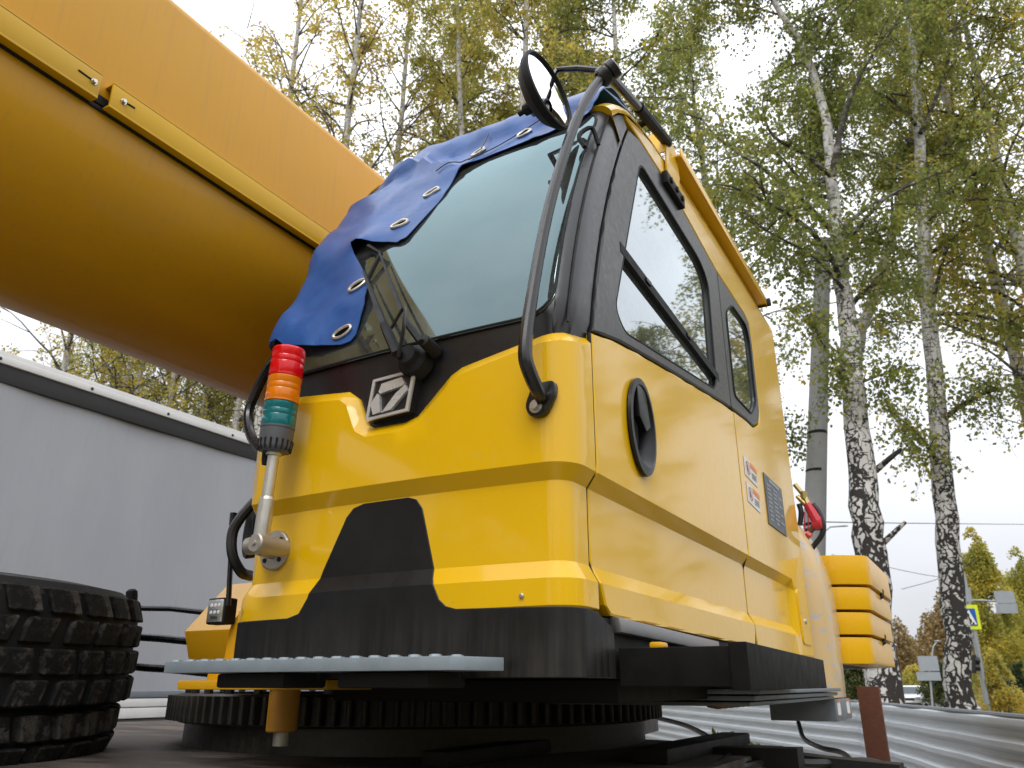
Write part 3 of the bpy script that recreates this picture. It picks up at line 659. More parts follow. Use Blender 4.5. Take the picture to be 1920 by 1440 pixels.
seg('pole', 'pole_metal', [(0, .0165), (.02, .017), (.12, .0172), (.20, .0165), (.215, .0125), (.42, .0125), (.425, .017), (.455, .0175), (.46, .0)])
seg('grey_base', 'lamp_grey', [(.435, .0), (.438, .028), (.452, .0335), (.47, .0365), (.565, .0365), (.567, .0)])
for k in range(18):
    an = 2 * math.pi * k / 18; u = ax.cross(Vector((0, 1, 0))).normalized(); w = ax.cross(u); dd = u * math.cos(an) + w * math.sin(an)
    c0 = pb + ax * (.445 * Ls) + dd * .0345; part('vent_slot', MB().tube([c0, c0 + ax * (.055 * Ls) + dd * .0022], .0026, 5), 'rubber', sig)
def lens(name, mat, a0, a1):
    h_ = a1 - a0
    seg(name, mat, [(a0, 0), (a0, .036), (a0 + .06 * h_, .0372), (a0 + .40 * h_, .0372), (a0 + .44 * h_, .0362), (a0 + .48 * h_, .0372), (a0 + .62 * h_, .0372), (a0 + .66 * h_, .0362), (a0 + .7 * h_, .0372), (a1 - .012, .0372), (a1 - .002, .035), (a1, 0)])
lens('green_lens', 'lens_green', .568, .705); lens('amber_lens', 'lens_amber', .707, .845); lens('red_lens', 'lens_red', .847, 1.0)
for a0 in (.566, .705, .845): seg('lens_ring', 'lamp_grey' if a0 < .6 else 'lens_red' if a0 > .8 else 'lens_amber', [(a0 - .004, .030), (a0 - .004, .0378), (a0 + .006, .0378), (a0 + .006, .030)])
part('cable_gland', MB().lathe(pb + ax * (.42 * Ls) + Vector((-.022, 0, -.004)), (0, 0, -1), [(-.02, .010), (0, .010), (.012, .008), (.014, 0)], 10), 'rubber', sig)

# ---- tubes, hose, disc and lamp at the cab's far flank
part('grab_rail', MB().tube(crom([(-1.475, 1.36, 2.45), aty(503, 690, 1.38), aty(480, 735, 1.40), aty(466, 775, 1.40), aty(470, 815, 1.38), aty(492, 850, 1.36)], 6), .013, 10), 'tube_black', crane)
hz = part('coiled_hose', MB().tube(crom([aty(478, 940, 1.50), aty(452, 970, 1.48), aty(436, 1000, 1.47), aty(436, 1040, 1.47), aty(452, 1072, 1.50), aty(470, 1080, 1.55)], 6), .014, 10), 'hose_black', crane)
part('horn_disc', MB().lathe(aty(468, 1000, 1.56), (-.5, -.8, 0), [(-.03, .05), (-.02, .066), (.0, .07), (.006, .066), (.004, .05), (-.01, .02), (-.01, 0)], 28), 'rubber', crane)
part('aerial_rod', MB().tube([aty(428, 1136, 1.50), aty(436, 985, 1.50)], .007, 8).tube([aty(436, 985, 1.5), aty(438, 962, 1.5)], .0095, 8), 'tube_black', crane)
lc = aty(411, 1146, 1.52); lamp = part('work_lamp', MB().box(lc + Vector((-.034, -.012, -.034)), lc + Vector((.034, .03, .034)), .006), 'rubber', crane)
part('lamp_glass', MB().box(lc + Vector((-.029, -.015, -.029)), lc + Vector((.029, -.010, .029)), .003), 'lamp_chrome', lamp)
for dx in (-.014, 0, .014):
    for dz in (-.004, .014): part('led', MB().lathe(lc + Vector((dx, -.0145, dz)), (0, -1, 0), [(0, .0055), (.002, .004), (.0025, 0)], 8), 'sticker_white', lamp)
part('lamp_badge', MB().box(lc + Vector((-.012, -.0165, -.020)), lc + Vector((.012, -.0145, -.014))), 'sticker_black', lamp)
# yellow frame bracket and wedge box between cab and boom foot
wx = MB().prism([(1.66, 1.80), (1.80, 1.95), (2.2, 1.97), (2.2, 1.66), (1.70, 1.69)], 'x', -2.05, -1.60, .006)
part('wedge_box', wx, 'frame_yellow', crane)
wb = MB().prism(fillet([(-1.80, 1.640), (-1.545, 1.640), (-1.545, 1.765), (-1.50, 1.90), (-1.56, 1.915), (-1.60, 1.84), (-1.70, 1.84), (-1.735, 1.80), (-1.745, 1.70), (-1.80, 1.68)], .012, 2), 'y', 1.55, 1.60, .003)
bracket = part('frame_bracket', wb, 'frame_yellow', crane)
part('bracket_rib', MB().box((-1.655, 1.50, 1.66), (-1.63, 1.55, 1.83), .003), 'frame_yellow', bracket)
part('base_plate', MB().box((-1.80, 1.46, 1.640), (-1.30, 2.3, 1.662), .004), 'frame_yellow', crane)

# front step with raised teeth, held by two rubber mounts
sp = [(-1.445, 1.135), (-.752, 1.135), (-.718, 1.250), (-.76, 1.262), (-1.445, 1.262)]
step_ = part('front_step', MB().prism(sp, 'z', 1.673, 1.695, .0015), 'plate_blue_grey', crane)
tooth = MB().lathe((0, 0, 0), (0, 0, 1), [(0, .012), (.004, .0105), (.005, .006), (.001, .005)], 10).mesh('grip_stud')
for j, y in enumerate((1.150, 1.185, 1.22)):
    for k in range(17):
        x = -1.43 + k * .0425 + (.02 if j == 1 else 0)
        if x < -.76: o = link('grip_stud', tooth, 'plate_blue_grey', step_); o.location = (x, y, 1.694)
for x0, x1 in ((-1.33, -1.15), (-1.02, -.82)): part('step_mount', MB().box((x0, 1.17, 1.645), (x1, 1.29, 1.672), .006), 'rubber', crane)

# side step box under the door and the grey under-plates
sb = MB().prism([(-.597, 1.475), (-.360, 1.475), (-.425, 2.66), (-.597, 2.66)], 'z', 1.648, 1.716, .003)
sstep = part('side_step', sb, 'step_black', crane)
part('step_lip', MB().prism([(-.386, 1.466), (-.353, 1.466), (-.418, 2.67), (-.45, 2.67)], 'z', 1.642, 1.722, .003), 'step_black', sstep)
part('yellow_plug', MB().box((-.545, 1.50, 1.714), (-.520, 1.54, 1.727), .005), 'frame_yellow', sstep)
for z0, z1, x in ((1.628, 1.640, -.52), (1.612, 1.624, -.535), (1.598, 1.608, -.55)):
    part('under_plate', MB().box((-1.4, 2.25, z0), (x, 3.66, z1), .002), 'plate_grey', crane)
uf = part('turntable_frame', MB().box((-1.42, 1.62, 1.615), (-.66, 3.7, 1.661), .006).box((-2.2, 2.45, 1.60), (-1.40, 4.4, 1.70), .01).box((-2.5, 3.55, 1.66), (-.75, 4.3, 2.1), .02), 'dark_frame', crane)
sc_ = MB()
for k in range(9): sc_.lathe((-.72, 2.55 + k * .075, 1.600), (0, 0, -1), [(0, .035), (.012, .032), (.018, 0)], 12)
part('greased_rollers', sc_, 'orange_grease', uf)

# slewing ring: drum and each tooth
RCX, RCY, RR = -1.91, 2.69, .90
ringp = part('slewing_ring', MB().lathe((RCX, RCY, 1.535), (0, 0, 1), [(0, .80), (0, RR - .03), (.006, RR - .02), (.084, RR - .02), (.09, RR - .03), (.09, .8)], 96).lathe((RCX, RCY, 1.462), (0, 0, 1), [(0, RR - .055), (.03, RR - .055), (.08, RR - .055)], 64), 'gear_steel', crane)
ringp.data.polygons.foreach_set('use_smooth', [True] * len(ringp.data.polygons))
tm = MB().prism([(-.012, -.03), (.012, -.03), (.0075, .016), (.004, .020), (-.004, .020), (-.0075, .016)], 'z', 1.543, 1.619, .001).mesh('gear_tooth')
NT = 128
for k in range(NT):
    an = 2 * math.pi * k / NT
    if math.cos(an - math.atan2(-RCY, -RCX)) < -.25: continue
    o = link('gear_tooth', tm, 'gear_steel', ringp); o.location = (RCX + (RR - .01) * math.cos(an), RCY + (RR - .01) * math.sin(an), 0); o.rotation_euler = (0, 0, an - math.pi / 2)
bm_ = MB().lathe((0, 0, 0), (0, 0, 1), [(0, .014), (.016, .014), (.018, .011), (.018, 0)], 6).mesh('ring_bolt')
for k in range(40):
    an = 2 * math.pi * k / 40
    o = link('ring_bolt', bm_, 'gear_steel', ringp); o.location = (RCX + .845 * math.cos(an), RCY + .845 * math.sin(an), 1.621)
# lock pin stub, half in shade
spt = aty(530, 1345, 1.50)
stub = part('lock_stub', MB().lathe((spt.x, 1.50, 1.548), (0, 0, 1), [(0, 0), (0, .034), (.003, .036), (.113, .036)], 28), 'stub_yellow', crane)
part('stub_pin', MB().lathe((spt.x + .002, 1.50, 1.518), (0, 0, 1), [(0, .014), (.0, .019), (.04, .019)], 16), 'flange_metal', stub)

# carrier deck with its bed rails
dk = MB().prism([(-4.2, .40), (-.62, .40), (-.62, 2.95), (-1.6, 3.15), (-2.0, 5.6), (-4.2, 5.6)], 'z', 1.36, 1.462, .006)
deck = part('carrier_deck', dk, 'deck', crane)
part('deck_frame', MB().box((-3.9, .95, .75), (-.8, 2.9, 1.359), .02), 'dark_frame', crane)
for x, y, lx, ly in ((-.78, 2.1, .10, .85), (-1.2, 1.75, .08, 1.3)):
    part('deck_rail', MB().box((x - lx / 2, y, 1.463), (x + lx / 2, y + ly, 1.50), .008), 'dark_frame', crane)
# guard rail of black tube with a capped post, left of the cab
gp = atd(246, 1130, 3.0); e1 = atd(395, 1147, 2.7)
post_top, post_bot = atd(246, 1108, 3.0), atd(240, 1200, 3.0)
gr = part('tube_guard', MB().tube([atd(246, 1140, 3.0), atd(320, 1141, 2.95), atd(392, 1149, 2.9)], .0105, 10).tube([atd(236, 1193, 3.0), atd(300, 1197, 2.95), atd(372, 1204, 2.9)], .0135, 10)
          .tube(crom([atd(243, 1130, 3.0), atd(240, 1200, 3.0), atd(238, 1228, 3.0), atd(246, 1246, 3.0), atd(262, 1251, 2.98), atd(320, 1255, 2.95), atd(390, 1262, 2.85)], 5), .013, 10), 'tube_black', crane)
part('post_cap', MB().tube([atd(246, 1140, 3.0), atd(247, 1118, 3.0), atd(247, 1109, 3.0), atd(247, 1105, 3.0)], [.020, .021, .020, .012], 12), 'rubber', gr)

# ---- telescopic boom: flat sides, rounded belly
BXF, BXB = -1.72, -2.52; bc = (BXF + BXB) / 2
prof_b = []
for t in np.linspace(0, math.pi, 25): prof_b.append((bc + .40 * math.cos(t), 3.02 - .385 * math.sin(t)))
tl = [(BXB, 3.50), (BXB + .05, 3.545), (BXF - .05, 3.545)]
arc = [(BXF - .05 + .05 * math.sin(t), 3.495 + .05 * math.cos(t)) for t in np.linspace(0, math.pi / 2, 6)]
profile = prof_b + tl + arc
bb = MB(); Yb = [-4.5, -2, 0, 1, 2, 3, 4.1]; k = len(profile)
bb.add([(x, y, z) for y in Yb for x, z in profile], [(i * k + j, i * k + (j + 1) % k, (i + 1) * k + (j + 1) % k, (i + 1) * k + j) for i in range(len(Yb) - 1) for j in range(k)] + [tuple(range(k)), tuple(range((len(Yb) - 1) * k, len(Yb) * k))])
bb.smooth = 30; boom = part('telescopic_boom', bb, 'boom_yellow', crane)
def strip(y0, y1):
    m = MB().box((BXF - .002, y0, 3.094), (BXF + .034, y1, 3.100), .0008).box((BXF + .028, y0, 3.030), (BXF + .034, y1, 3.0975), .0008).box((BXF - .002, y0, 3.024), (BXF + .034, y1, 3.0305), .0008)
    return part('cable_channel', m, 'strip_yellow', boom)
c1 = strip(-4.4, .880); c2 = strip(.912, 4.0)
part('channel_back', MB().box((BXF + .001, -4.4, 3.018), (BXF + .008, 4.0, 3.028), .001).box((BXF + .001, .86, 3.035), (BXF + .008, .93, 3.060)), 'rubber', boom)
for y, dy, dz, ch in ((.862, -.028, .012, c1), (.945, .022, -.004, c2)):
    part('slot', MB().tube([(BXF + .0335, y + dy * 1.5, 3.066), (BXF + .0335, y, 3.064)], .0032, 6), 'rubber', boom)
    part('channel_bolt', MB().lathe((BXF + .034, y, 3.062), (1, 0, 0), [(0, .0085), (.003, .0085), (.003, .006), (.009, .0055), (.009, 0)], 6), 'steel', boom)

# ---- counterweight slabs
zs = [1.735, 1.862, 1.972, 2.085, 2.232]
slabs = []
for i in range(4):
    z0, z1 = zs[i] + .006, zs[i + 1] - .006; tp = .022 * (1 - i / 3)
    pl = fillet([(-3.4, 4.03), (-.52 + tp * -1, 4.03), (-.425 + .012 * i, 4.12), (-.415 + .012 * i, 5.0), (-.55, 5.35), (-3.4, 5.35)], [0, .05, .05, .02, .05, 0], 4)
    s_ = part('counterweight_slab', MB().prism(pl, 'z', z0, z1, .004), 'weight_yellow', crane); slabs.append(s_)
    if i in (0, 2): part('slab_lug', MB().tube([(-.435 + .012 * i, 4.55, z1 - .02), (-.412 + .012 * i, 4.56, z1 - .005), (-.412 + .012 * i, 4.6, z1 + .03)], .010, 6), 'dark_frame', s_)
part('slab_core', MB().box((-3.2, 4.06, 1.74), (-.56, 5.2, 2.23)), 'dark_frame', crane)
# worn curved cover panel behind the cab
cpz_ = [(-.640, 2.36), (-.610, 2.31), (-.581, 2.25), (-.560, 2.18), (-.543, 2.10), (-.536, 2.0), (-.535, 1.91), (-.540, 1.75), (-.545, 1.602)]
ct = MB(); secs = []
for y, ins in ((3.64, .10), (3.65, .055), (3.675, .02), (3.72, .0), (3.96, .0), (3.99, .008), (4.0, .03)):
    secs.append([(-1.0, y, 2.40 - ins)] + [(x - ins, y, z - ins * .5 if z > 1.61 else z) for x, z in cpz_] + [(-1.0, y, 1.602)])
w_ = len(secs[0]); ct.add([p for r_ in secs for p in r_], [(i * w_ + j, i * w_ + j + 1, (i + 1) * w_ + j + 1, (i + 1) * w_ + j) for i in range(len(secs) - 1) for j in range(w_ - 1)] + [tuple(range(w_)), tuple(range((len(secs) - 1) * w_, len(secs) * w_))])
ct.smooth = 40; cover = part('side_cover', ct, 'worn_yellow', crane)
part('cover_foot', MB().box((-.80, 3.60, 1.515), (-.54, 4.02, 1.598), .004), 'plate_grey', crane)
for y0 in (3.64, 3.90): 
    part('foot_label', MB().box((-.541, y0, 1.535), (-.5385, y0 + .075, 1.592)), 'sticker_white', crane)
    part('label_strip', MB().box((-.5395, y0, 1.585), (-.5375, y0 + .075, 1.592)).box((-.5395, y0, 1.535), (-.5375, y0 + .075, 1.539)), 'sticker_orange', crane)
# red coupling with brass rods and black hose over the cover
q = lambda x, y, Y=3.80: aty(x, y, Y)
cp = part('red_coupling', MB().tube([q(1514, 945), q(1524, 962), q(1533, 978)], [.020, .024, .026], 10).lathe(q(1534, 982), (1, -.3, 0), [(-.02, .025), (.02, .025), (.022, .0)], 14).tube([q(1512, 1000), q(1520, 1006)], .018, 8), 'red_paint', crane)
part('brass_rod', MB().tube([q(1490, 908), q(1508, 930), q(1514, 945)], [.011, .011, .016], 8).tube([q(1494, 930), q(1510, 945)], [.009, .014], 8).lathe(q(1507, 930), (0, 0, 1), [(-.015, .015), (.02, .017), (.022, 0)], 10), 'brass', cp)
part('coupling_pin', MB().tube([q(1516, 1000), q(1528, 985)], .013, 8), 'rust', cp)
for x in (1508, 1515): part('red_cord', MB().tube([q(x, 960), q(x + 1, 998)], .0025, 5), 'red_paint', cp)
part('coupling_hose', MB().tube(crom([q(1524, 945), q(1535, 960), q(1544, 985), q(1540, 1005), q(1524, 1026), q(1510, 1050)], 6), .012, 10), 'hose_black', cp)
part('flank_hose', MB().tube(crom([q(1498, 945), q(1502, 960), q(1500, 985)], 5), .012, 8), 'hose_black', cp)

# ------------------------------------------------------------------ blue tarpaulin hanging over the cab corner
from mathutils import noise as mnoise
def tarp_pt(s, v, d=0.0):
    lift = .008 + d
    p = Vector((s * 3.1, v * 3.1, 4.2)); wr = mnoise.noise(p) * .006 + mnoise.noise(p * 2.7) * .004 + mnoise.noise(Vector((s * 12 + v * 5, v * 3 - s * 2, 1))) * .004
    a_, b_ = Vector((-1.30, 3.17)), Vector((-1.0, 2.985)); t = max(0, min(1, (Vector((s, v)) - a_).dot(b_ - a_) / (b_ - a_).length_squared))
    q = Vector((s, v)) - (a_ + (b_ - a_) * t); side = q.y
    wr += (.022 * math.exp(-(q.length / .05) ** 2) * (1 if side < 0 else .25) - (.012 * math.exp(-((q.length - .05) / .03) ** 2) if side > 0 else 0)) * min(1, max(.15, (-.99 - s) / .12)) * min(1, max(0, (3.28 - v) / .2))
    c2 = math.hypot(s + 1.24, v - 2.74); wr += .020 * math.exp(-(c2 / .06) ** 2)
    wr += .012 * math.sin(22 * (v + .5 * s)) * math.exp(-((s + 1.40) / .10) ** 2)
    rg = 1 - abs(mnoise.noise(Vector((s * 4.2 + v * 2.0, v * 4.5 - s * 1.5, 7.7)))) * 2.2; wr += .006 * max(0, rg) ** 4 + .0025 * max(0, 1 - abs(mnoise.noise(Vector((s * 9 - v * 4, v * 8, 2.2)))) * 2.4) ** 3
    lift += max(-.006, wr) + .012 * max(0, min(1, (-1.10 - s) / .2))
    if v <= 3.08: x, y, z = cabmap(s, v, lift, False); z -= lift * -.25
    else:
        t = (v - 3.08) / .17; an = min(t, math.pi / 2); x, y, z = cabmap(s, 3.08, 0, False)
        nx, ny, nzz = 0, -math.cos(an), math.sin(an)
        y += .17 * (1 - math.cos(an)) + max(0, t - math.pi / 2) * .17 + ny * lift; z += .155 * math.sin(an) * .98 + nzz * lift + lift * .25 * (1 - an / 1.6)
        y = min(y, 2.3)
    sag = max(0, -1.16 - s) ** 2 * max(0, min(1, (v - 2.85) / .3)) * 1.5
    if v > 3.0: z -= min(sag, .16)
    return (x, y, z)
tp = [(-.62, 3.55), (-.635, 3.12), (-.655, 3.062), (-.675, 3.032), (-.796, 3.008), (-.907, 2.996), (-.985, 2.985), (-1.006, 2.978), (-1.014, 2.93), (-1.025, 2.85), (-1.055, 2.77), (-1.085, 2.708), (-1.11, 2.700),
      (-1.14, 2.712), (-1.19, 2.722), (-1.245, 2.742), (-1.26, 2.735), (-1.235, 2.69), (-1.185, 2.62), (-1.150, 2.575), (-1.135, 2.50), (-1.140, 2.412), (-1.152, 2.397), (-1.178, 2.393), (-1.273, 2.404), (-1.36, 2.425), (LA, 2.446), (LB - .02, 2.455), (LB - .14, 2.46), (LB - .16, 3.10), (LB - .05, 3.55)]
tarp = part('blue_tarpaulin', panel(tarp_pt, tp, step=.022, th=.0025, edge=.0), 'tarp_blue')
tag(tarp, 'blue tarpaulin with metal eyelets draped over the cab roof and windscreen corner', 'tarpaulin')
gpos = [(-.836, 3.052, .020, .012, 10), (-.975, 3.034, .020, .012, 12), (-1.075, 2.892, .023, .012, 18), (-1.128, 2.774, .023, .012, 18), (-1.178, 2.565, .024, .011, 35), (-1.180, 2.425, .025, .011, 25)]
for s, v, ra, rb_, an in gpos:
    c, sn = math.cos(R(an)), math.sin(R(an)); ring_ = [tarp_pt(s + ra * math.cos(t) * c - rb_ * math.sin(t) * sn, v + ra * math.cos(t) * sn + rb_ * math.sin(t) * c, .003) for t in np.linspace(0, 2 * math.pi, 21)]
    part('eyelet', MB().tube(ring_, .0042, 6, False), 'grommet_metal', tarp)
    inner = [tarp_pt(s + .86 * (ra * math.cos(t) * c - rb_ * math.sin(t) * sn), v + .86 * (ra * math.cos(t) * sn + rb_ * math.sin(t) * c), .0030) for t in np.linspace(0, 2 * math.pi, 20, endpoint=False)]
    part('eyelet_hole', MB().add(inner, [tuple(range(20))]), 'hole_black', tarp)
for path in ([(-1.01, 2.99), (-.97, 3.02), (-.955, 3.10)], [(-1.01, 2.99), (-1.05, 3.0), (-1.09, 2.985)], [(-.99, 2.995), (-.9, 3.03), (-.80, 3.10), (-.74, 3.13)]):
    part('cord', MB().tube(crom([tarp_pt(a_, b_, .005) for a_, b_ in path], 5), .0016, 5), 'hose_black', tarp)

# ------------------------------------------------------------------ off-road tyre lying on the deck
tdep = 2.45; tr = .70; tcx = atd(0, 1285, tdep)
right_t = atd(214, 1180, tdep); ctr = right_t - RIGHT * tr; ctr.z = 0
TZ0, TH = 1.463, .515
tyre = thing('off_road_tyre', (ctr.x, ctr.y, TZ0), 'worn black off-road tyre with chunky muddy tread lying on the deck', 'tyre')
tilt = Matrix.Rotation(R(4), 4, HEAD) @ Matrix.Rotation(R(1.5), 4, RIGHT)
def put(o, m=Matrix.Identity(4)): o.matrix_parent_inverse = Matrix.Identity(4); o.matrix_basis = tilt @ m
carc = [(0.015, tr * .62), (.0, tr * .75), (.012, tr * .86), (.05, tr - .065), (.10, tr - .050), (.17, tr - .050), (.19, tr - .020), (TH / 2, tr - .016), (TH - .10, tr - .022), (TH - .05, tr - .035), (TH - .012, tr * .88), (TH, tr * .75), (TH - .015, tr * .62), (TH - .05, tr * .60), (.05, tr * .60), (.015, tr * .62)]
o = link('carcass', MB().lathe((0, 0, 0), (0, 0, 1), carc, 96).mesh('carcass'), 'rubber', tyre); put(o)
rows = 6; rh = (TH - .05) / rows
for r_ in range(rows):
    z0 = .025 + r_ * rh - (.010 if r_ < 2 else 0); sh = (.014 if r_ < 2 else 0) + (.018 if r_ in (0, rows - 1) else .006 if r_ in (1, rows - 2) else 0); NB = 34; wd = 2 * math.pi * (tr - .01) / NB
    sk_ = .20 if r_ % 2 else -.20; slope = (.012 if r_ == rows - 1 else -.012 if r_ == 0 else 0); g_ = .006
    def blk(var):
        bm = bmesh.new(); bmesh.ops.create_cube(bm, size=1); a0 = wd * (.80 + .06 * var)
        for v in bm.verts:
            up_ = v.co.z > 0; zz = z0 + (rh - g_ if up_ else g_); xx = v.co.x * a0 + (v.co.z) * rh * sk_
            yy = (tr - sh if v.co.y > 0 else tr - .06 - sh) + (v.co.y > 0) * (-slope * (1 if up_ else -1) * (r_ in (0, rows - 1)))
            if v.co.y > 0: xx *= .94
            v.co = Vector((xx, yy, zz))
        bmesh.ops.bevel(bm, geom=[e for e in bm.edges], offset=.005, segments=1, affect='EDGES')
        m_ = MB(); m_.bm(bm); return m_.mesh('tread_block')
    kinds = [blk(i) for i in (-1, 0, 1)]
    for k in range(NB):
        an = 2 * math.pi * (k + .5 * (r_ % 2)) / NB + random.uniform(-.012, .012)
        wdir = Vector((-math.sin(an), math.cos(an), 0))
        if wdir.dot((CAM - ctr).normalized()) < -.25: continue
        o = link('tread_block', kinds[(k * 7 + r_) % 3], 'tread', tyre); put(o, Matrix.Rotation(an, 4, 'Z'))

# ------------------------------------------------------------------ cables lying on the deck
def cable(pxs, r_, lab):
    o = part('cable', MB().tube(crom([atd(*p) for p in pxs], 7), r_, 8), 'hose_black'); return tag(o, lab, 'cable', 'cables strewn over the deck')
cable([(1230, 1345, 4.2), (1290, 1362, 3.6), (1345, 1392, 2.9), (1370, 1410, 2.6), (1340, 1438, 2.3), (1300, 1450, 2.2)], .010, 'black cable running from under the cab to the deck edge')
cable([(1497, 1355, 3.6), (1508, 1385, 3.4), (1540, 1402, 3.1), (1580, 1412, 2.9), (1610, 1440, 2.6), (1640, 1460, 2.4)], .009, 'black cable hanging down beside the counterweight')
cable([(1330, 1408, 2.75), (1400, 1420, 2.65), (1470, 1415, 2.7), (1560, 1425, 2.6), (1700, 1445, 2.5)], .011, 'brown-black cable lying flat across the deck')
cable([(1380, 1440, 2.4), (1450, 1428, 2.5), (1530, 1432, 2.5), (1620, 1428, 2.6), (1660, 1436, 2.6)], .012, 'thick black cable curled at the bottom of the picture')
for p, q_, lab in (((1250, 1398), (1500, 1402), 'dark steel bar lying on the deck below the fence'), ((1440, 1408), (1690, 1432), 'grey steel angle bar at the deck edge')):
    A, B = atd(*p, 2.65), atd(*q_, 2.45); d_ = (B - A); m_ = MB(); n_ = Vector((-d_.y, d_.x, 0)).normalized() * .04
    m_.add([A - n_, A + n_, B + n_, B - n_] + [v + Vector((0, 0, -.05)) for v in (A - n_, A + n_, B + n_, B - n_)], [(0, 1, 2, 3), (7, 6, 5, 4), (0, 4, 5, 1), (1, 5, 6, 2), (2, 6, 7, 3), (3, 7, 4, 0)])
    tag(part('steel_bar', m_, 'dark_frame'), lab, 'bar')

# ------------------------------------------------------------------ curtain-side trailer
TX = -6.1; TY0, TY1 = -5.0, 9.0
trl = thing('semi_trailer', (TX - 1.2, 2, 0), 'grey curtain-sided trailer with white top rail and black strip behind the crane', 'trailer')
cu = MB(); nyy = 160; zz_ = [1.60, 1.9, 2.3, 2.8, 3.3, 3.80]
cu.add([(TX + .012 * math.sin(y * 2.3 + .4 * z) + .006 * math.sin(y * 7.1) * (z - 1.3) / 2.5, y, z) for y in np.linspace(TY0, TY1, nyy) for z in zz_], [(i * 6 + j, (i + 1) * 6 + j, (i + 1) * 6 + j + 1, i * 6 + j + 1) for i in range(nyy - 1) for j in range(5)])
part('curtain', cu, 'curtain', trl)
part('black_strip', MB().box((TX - .02, TY0, 3.785), (TX + .03, TY1, 3.925), .004), 'trailer_black', trl)
tr_ = part('top_rail', MB().box((TX - .06, TY0, 3.925), (TX + .045, TY1, 3.985), .008).box((TX - .08, TY0, 3.985), (TX + .02, TY1, 4.03), .008), 'trailer_white', trl)
rv = MB().lathe((0, 0, 0), (1, 0, 0), [(0, .014), (.006, .011), (.008, 0)], 8).mesh('rivet')
for k in range(18): o = link('rivet', rv, 'trailer_black', tr_); o.location = (TX + .046, TY0 + .4 + k * .75, 3.955)
part('box_body', MB().box((TX - 2.5, TY0, 1.25), (TX - .09, TY1, 3.98), .02), 'trailer_white', trl)
for z0, z1, m_ in ((1.555, 1.605, 'plate_grey'), (1.485, 1.548, 'trailer_light'), (1.40, 1.478, 'trailer_light'), (.95, 1.39, 'trailer_black')): part('side_rail', MB().box((TX - .05, TY0, z0), (TX + .02, TY1, z1), .006), m_, trl)
for y in (TY0 + 2, TY0 + 3.3, TY0 + 4.6, TY1 - 2.5):
    w_ = part('wheel', MB().lathe((TX - .35, y, .5), (1, 0, 0), [(0, .2), (0, .48), (.03, .5), (.27, .5), (.3, .47), (.3, .28), (.22, .26), (.22, 0)], 28), 'rubber', trl)
    part('hub', MB().lathe((TX - .14, y, .5), (1, 0, 0), [(0, .25), (.02, .24), (.08, .1), (.09, 0)], 20), 'steel', w_)

# ------------------------------------------------------------------ corrugated fence and rusty post
fence = thing('corrugated_fence', (0, 8, 0), 'low galvanised corrugated steel fence with horizontal ribs', 'fence')
FP = [atd(1000, 1285, 30), atd(1600, 1285, 8.2), atd(1920, 1285, 4.1), atd(2150, 1285, 3.02)]
FP = [Vector((p.x, p.y)) for p in FP]; PITCH_F = .112; ns = 150; prs = []
for k in range(ns + 1):
    z = .08 + 1.42 * k / ns; ph = (z / PITCH_F) % 1
    prs.append((.02 if ph < .30 else .02 - .04 * (ph - .30) / .22 if ph < .52 else -.02 if ph < .80 else -.02 + .04 * (ph - .80) / .20, z))
for A, B in zip(FP[:-1], FP[1:]):
    fd = (B - A); L_ = fd.length; fd.normalize(); fn_ = Vector((fd.y, -fd.x)); fn_ *= (1 if fn_.dot(-A) > 0 else -1); cols = 14; fm = MB(); nn = ns + 1
    for i in range(cols + 1):
        for dd, z in prs:
            p = A + fd * (L_ * i / cols) + fn_ * (dd + (.008 * math.sin(i * 1.7) * z if 0 < i < cols else 0)); fm.v.append((p.x, p.y, z))
    fm.f = [(i * nn + j, (i + 1) * nn + j, (i + 1) * nn + j + 1, i * nn + j + 1) for i in range(cols) for j in range(ns)]
    part('ribbed_sheet', fm, 'galvanised', fence)
    part('top_trim', MB().tube([(A.x, A.y, 1.505), (B.x, B.y, 1.505)], .014, 8), 'plate_grey', fence)
    for k in range(4):
        p = A + fd * (L_ * (.05 + .3 * k)) - fn_ * .09; part('fence_post', MB().box((p.x - .03, p.y - .03, 0), (p.x + .03, p.y + .03, 1.46), .004), 'plate_grey', fence)
pp = atd(1626, 1287, 5.4)
rp = MB().prism([(pp.x - .065, pp.y), (pp.x + .065, pp.y), (pp.x + .065, pp.y + .06), (pp.x + .055, pp.y + .06), (pp.x + .055, pp.y + .01), (pp.x - .055, pp.y + .01), (pp.x - .055, pp.y + .06), (pp.x - .065, pp.y + .06)], 'z', 0, pp.z)
tag(part('rusty_post', rp, 'rust'), 'rusty brown steel channel post in front of the corrugated fence', 'post')

# ------------------------------------------------------------------ trees
def tubes_np(branches, nside):
    V = []; Fq = []; off = 0
    for pts, rad in branches:
        P = np.array([tuple(p) for p in pts]); k = len(P); T = np.gradient(P, axis=0); T /= np.linalg.norm(T, axis=1)[:, None] + 1e-9
        a = np.array([0, 0, 1.]) if abs(T[0][2]) < .9 else np.array([1., 0, 0]); U = np.cross(T, a); U /= np.linalg.norm(U, axis=1)[:, None] + 1e-9; W = np.cross(T, U)
        an = np.linspace(0, 2 * np.pi, nside, endpoint=False); r_ = np.array(rad)
        ring_ = P[:, None, :] + (U[:, None, :] * np.cos(an)[None, :, None] + W[:, None, :] * np.sin(an)[None, :, None]) * r_[:, None, None]
        V.append(ring_.reshape(-1, 3)); i, j = np.meshgrid(np.arange(k - 1), np.arange(nside), indexing='ij'); j2 = (j + 1) % nside
        Fq.append(np.stack([i * nside + j, i * nside + j2, (i + 1) * nside + j2, (i + 1) * nside + j], -1).reshape(-1, 4) + off); off += k * nside
    return np.concatenate(V), np.concatenate(Fq)
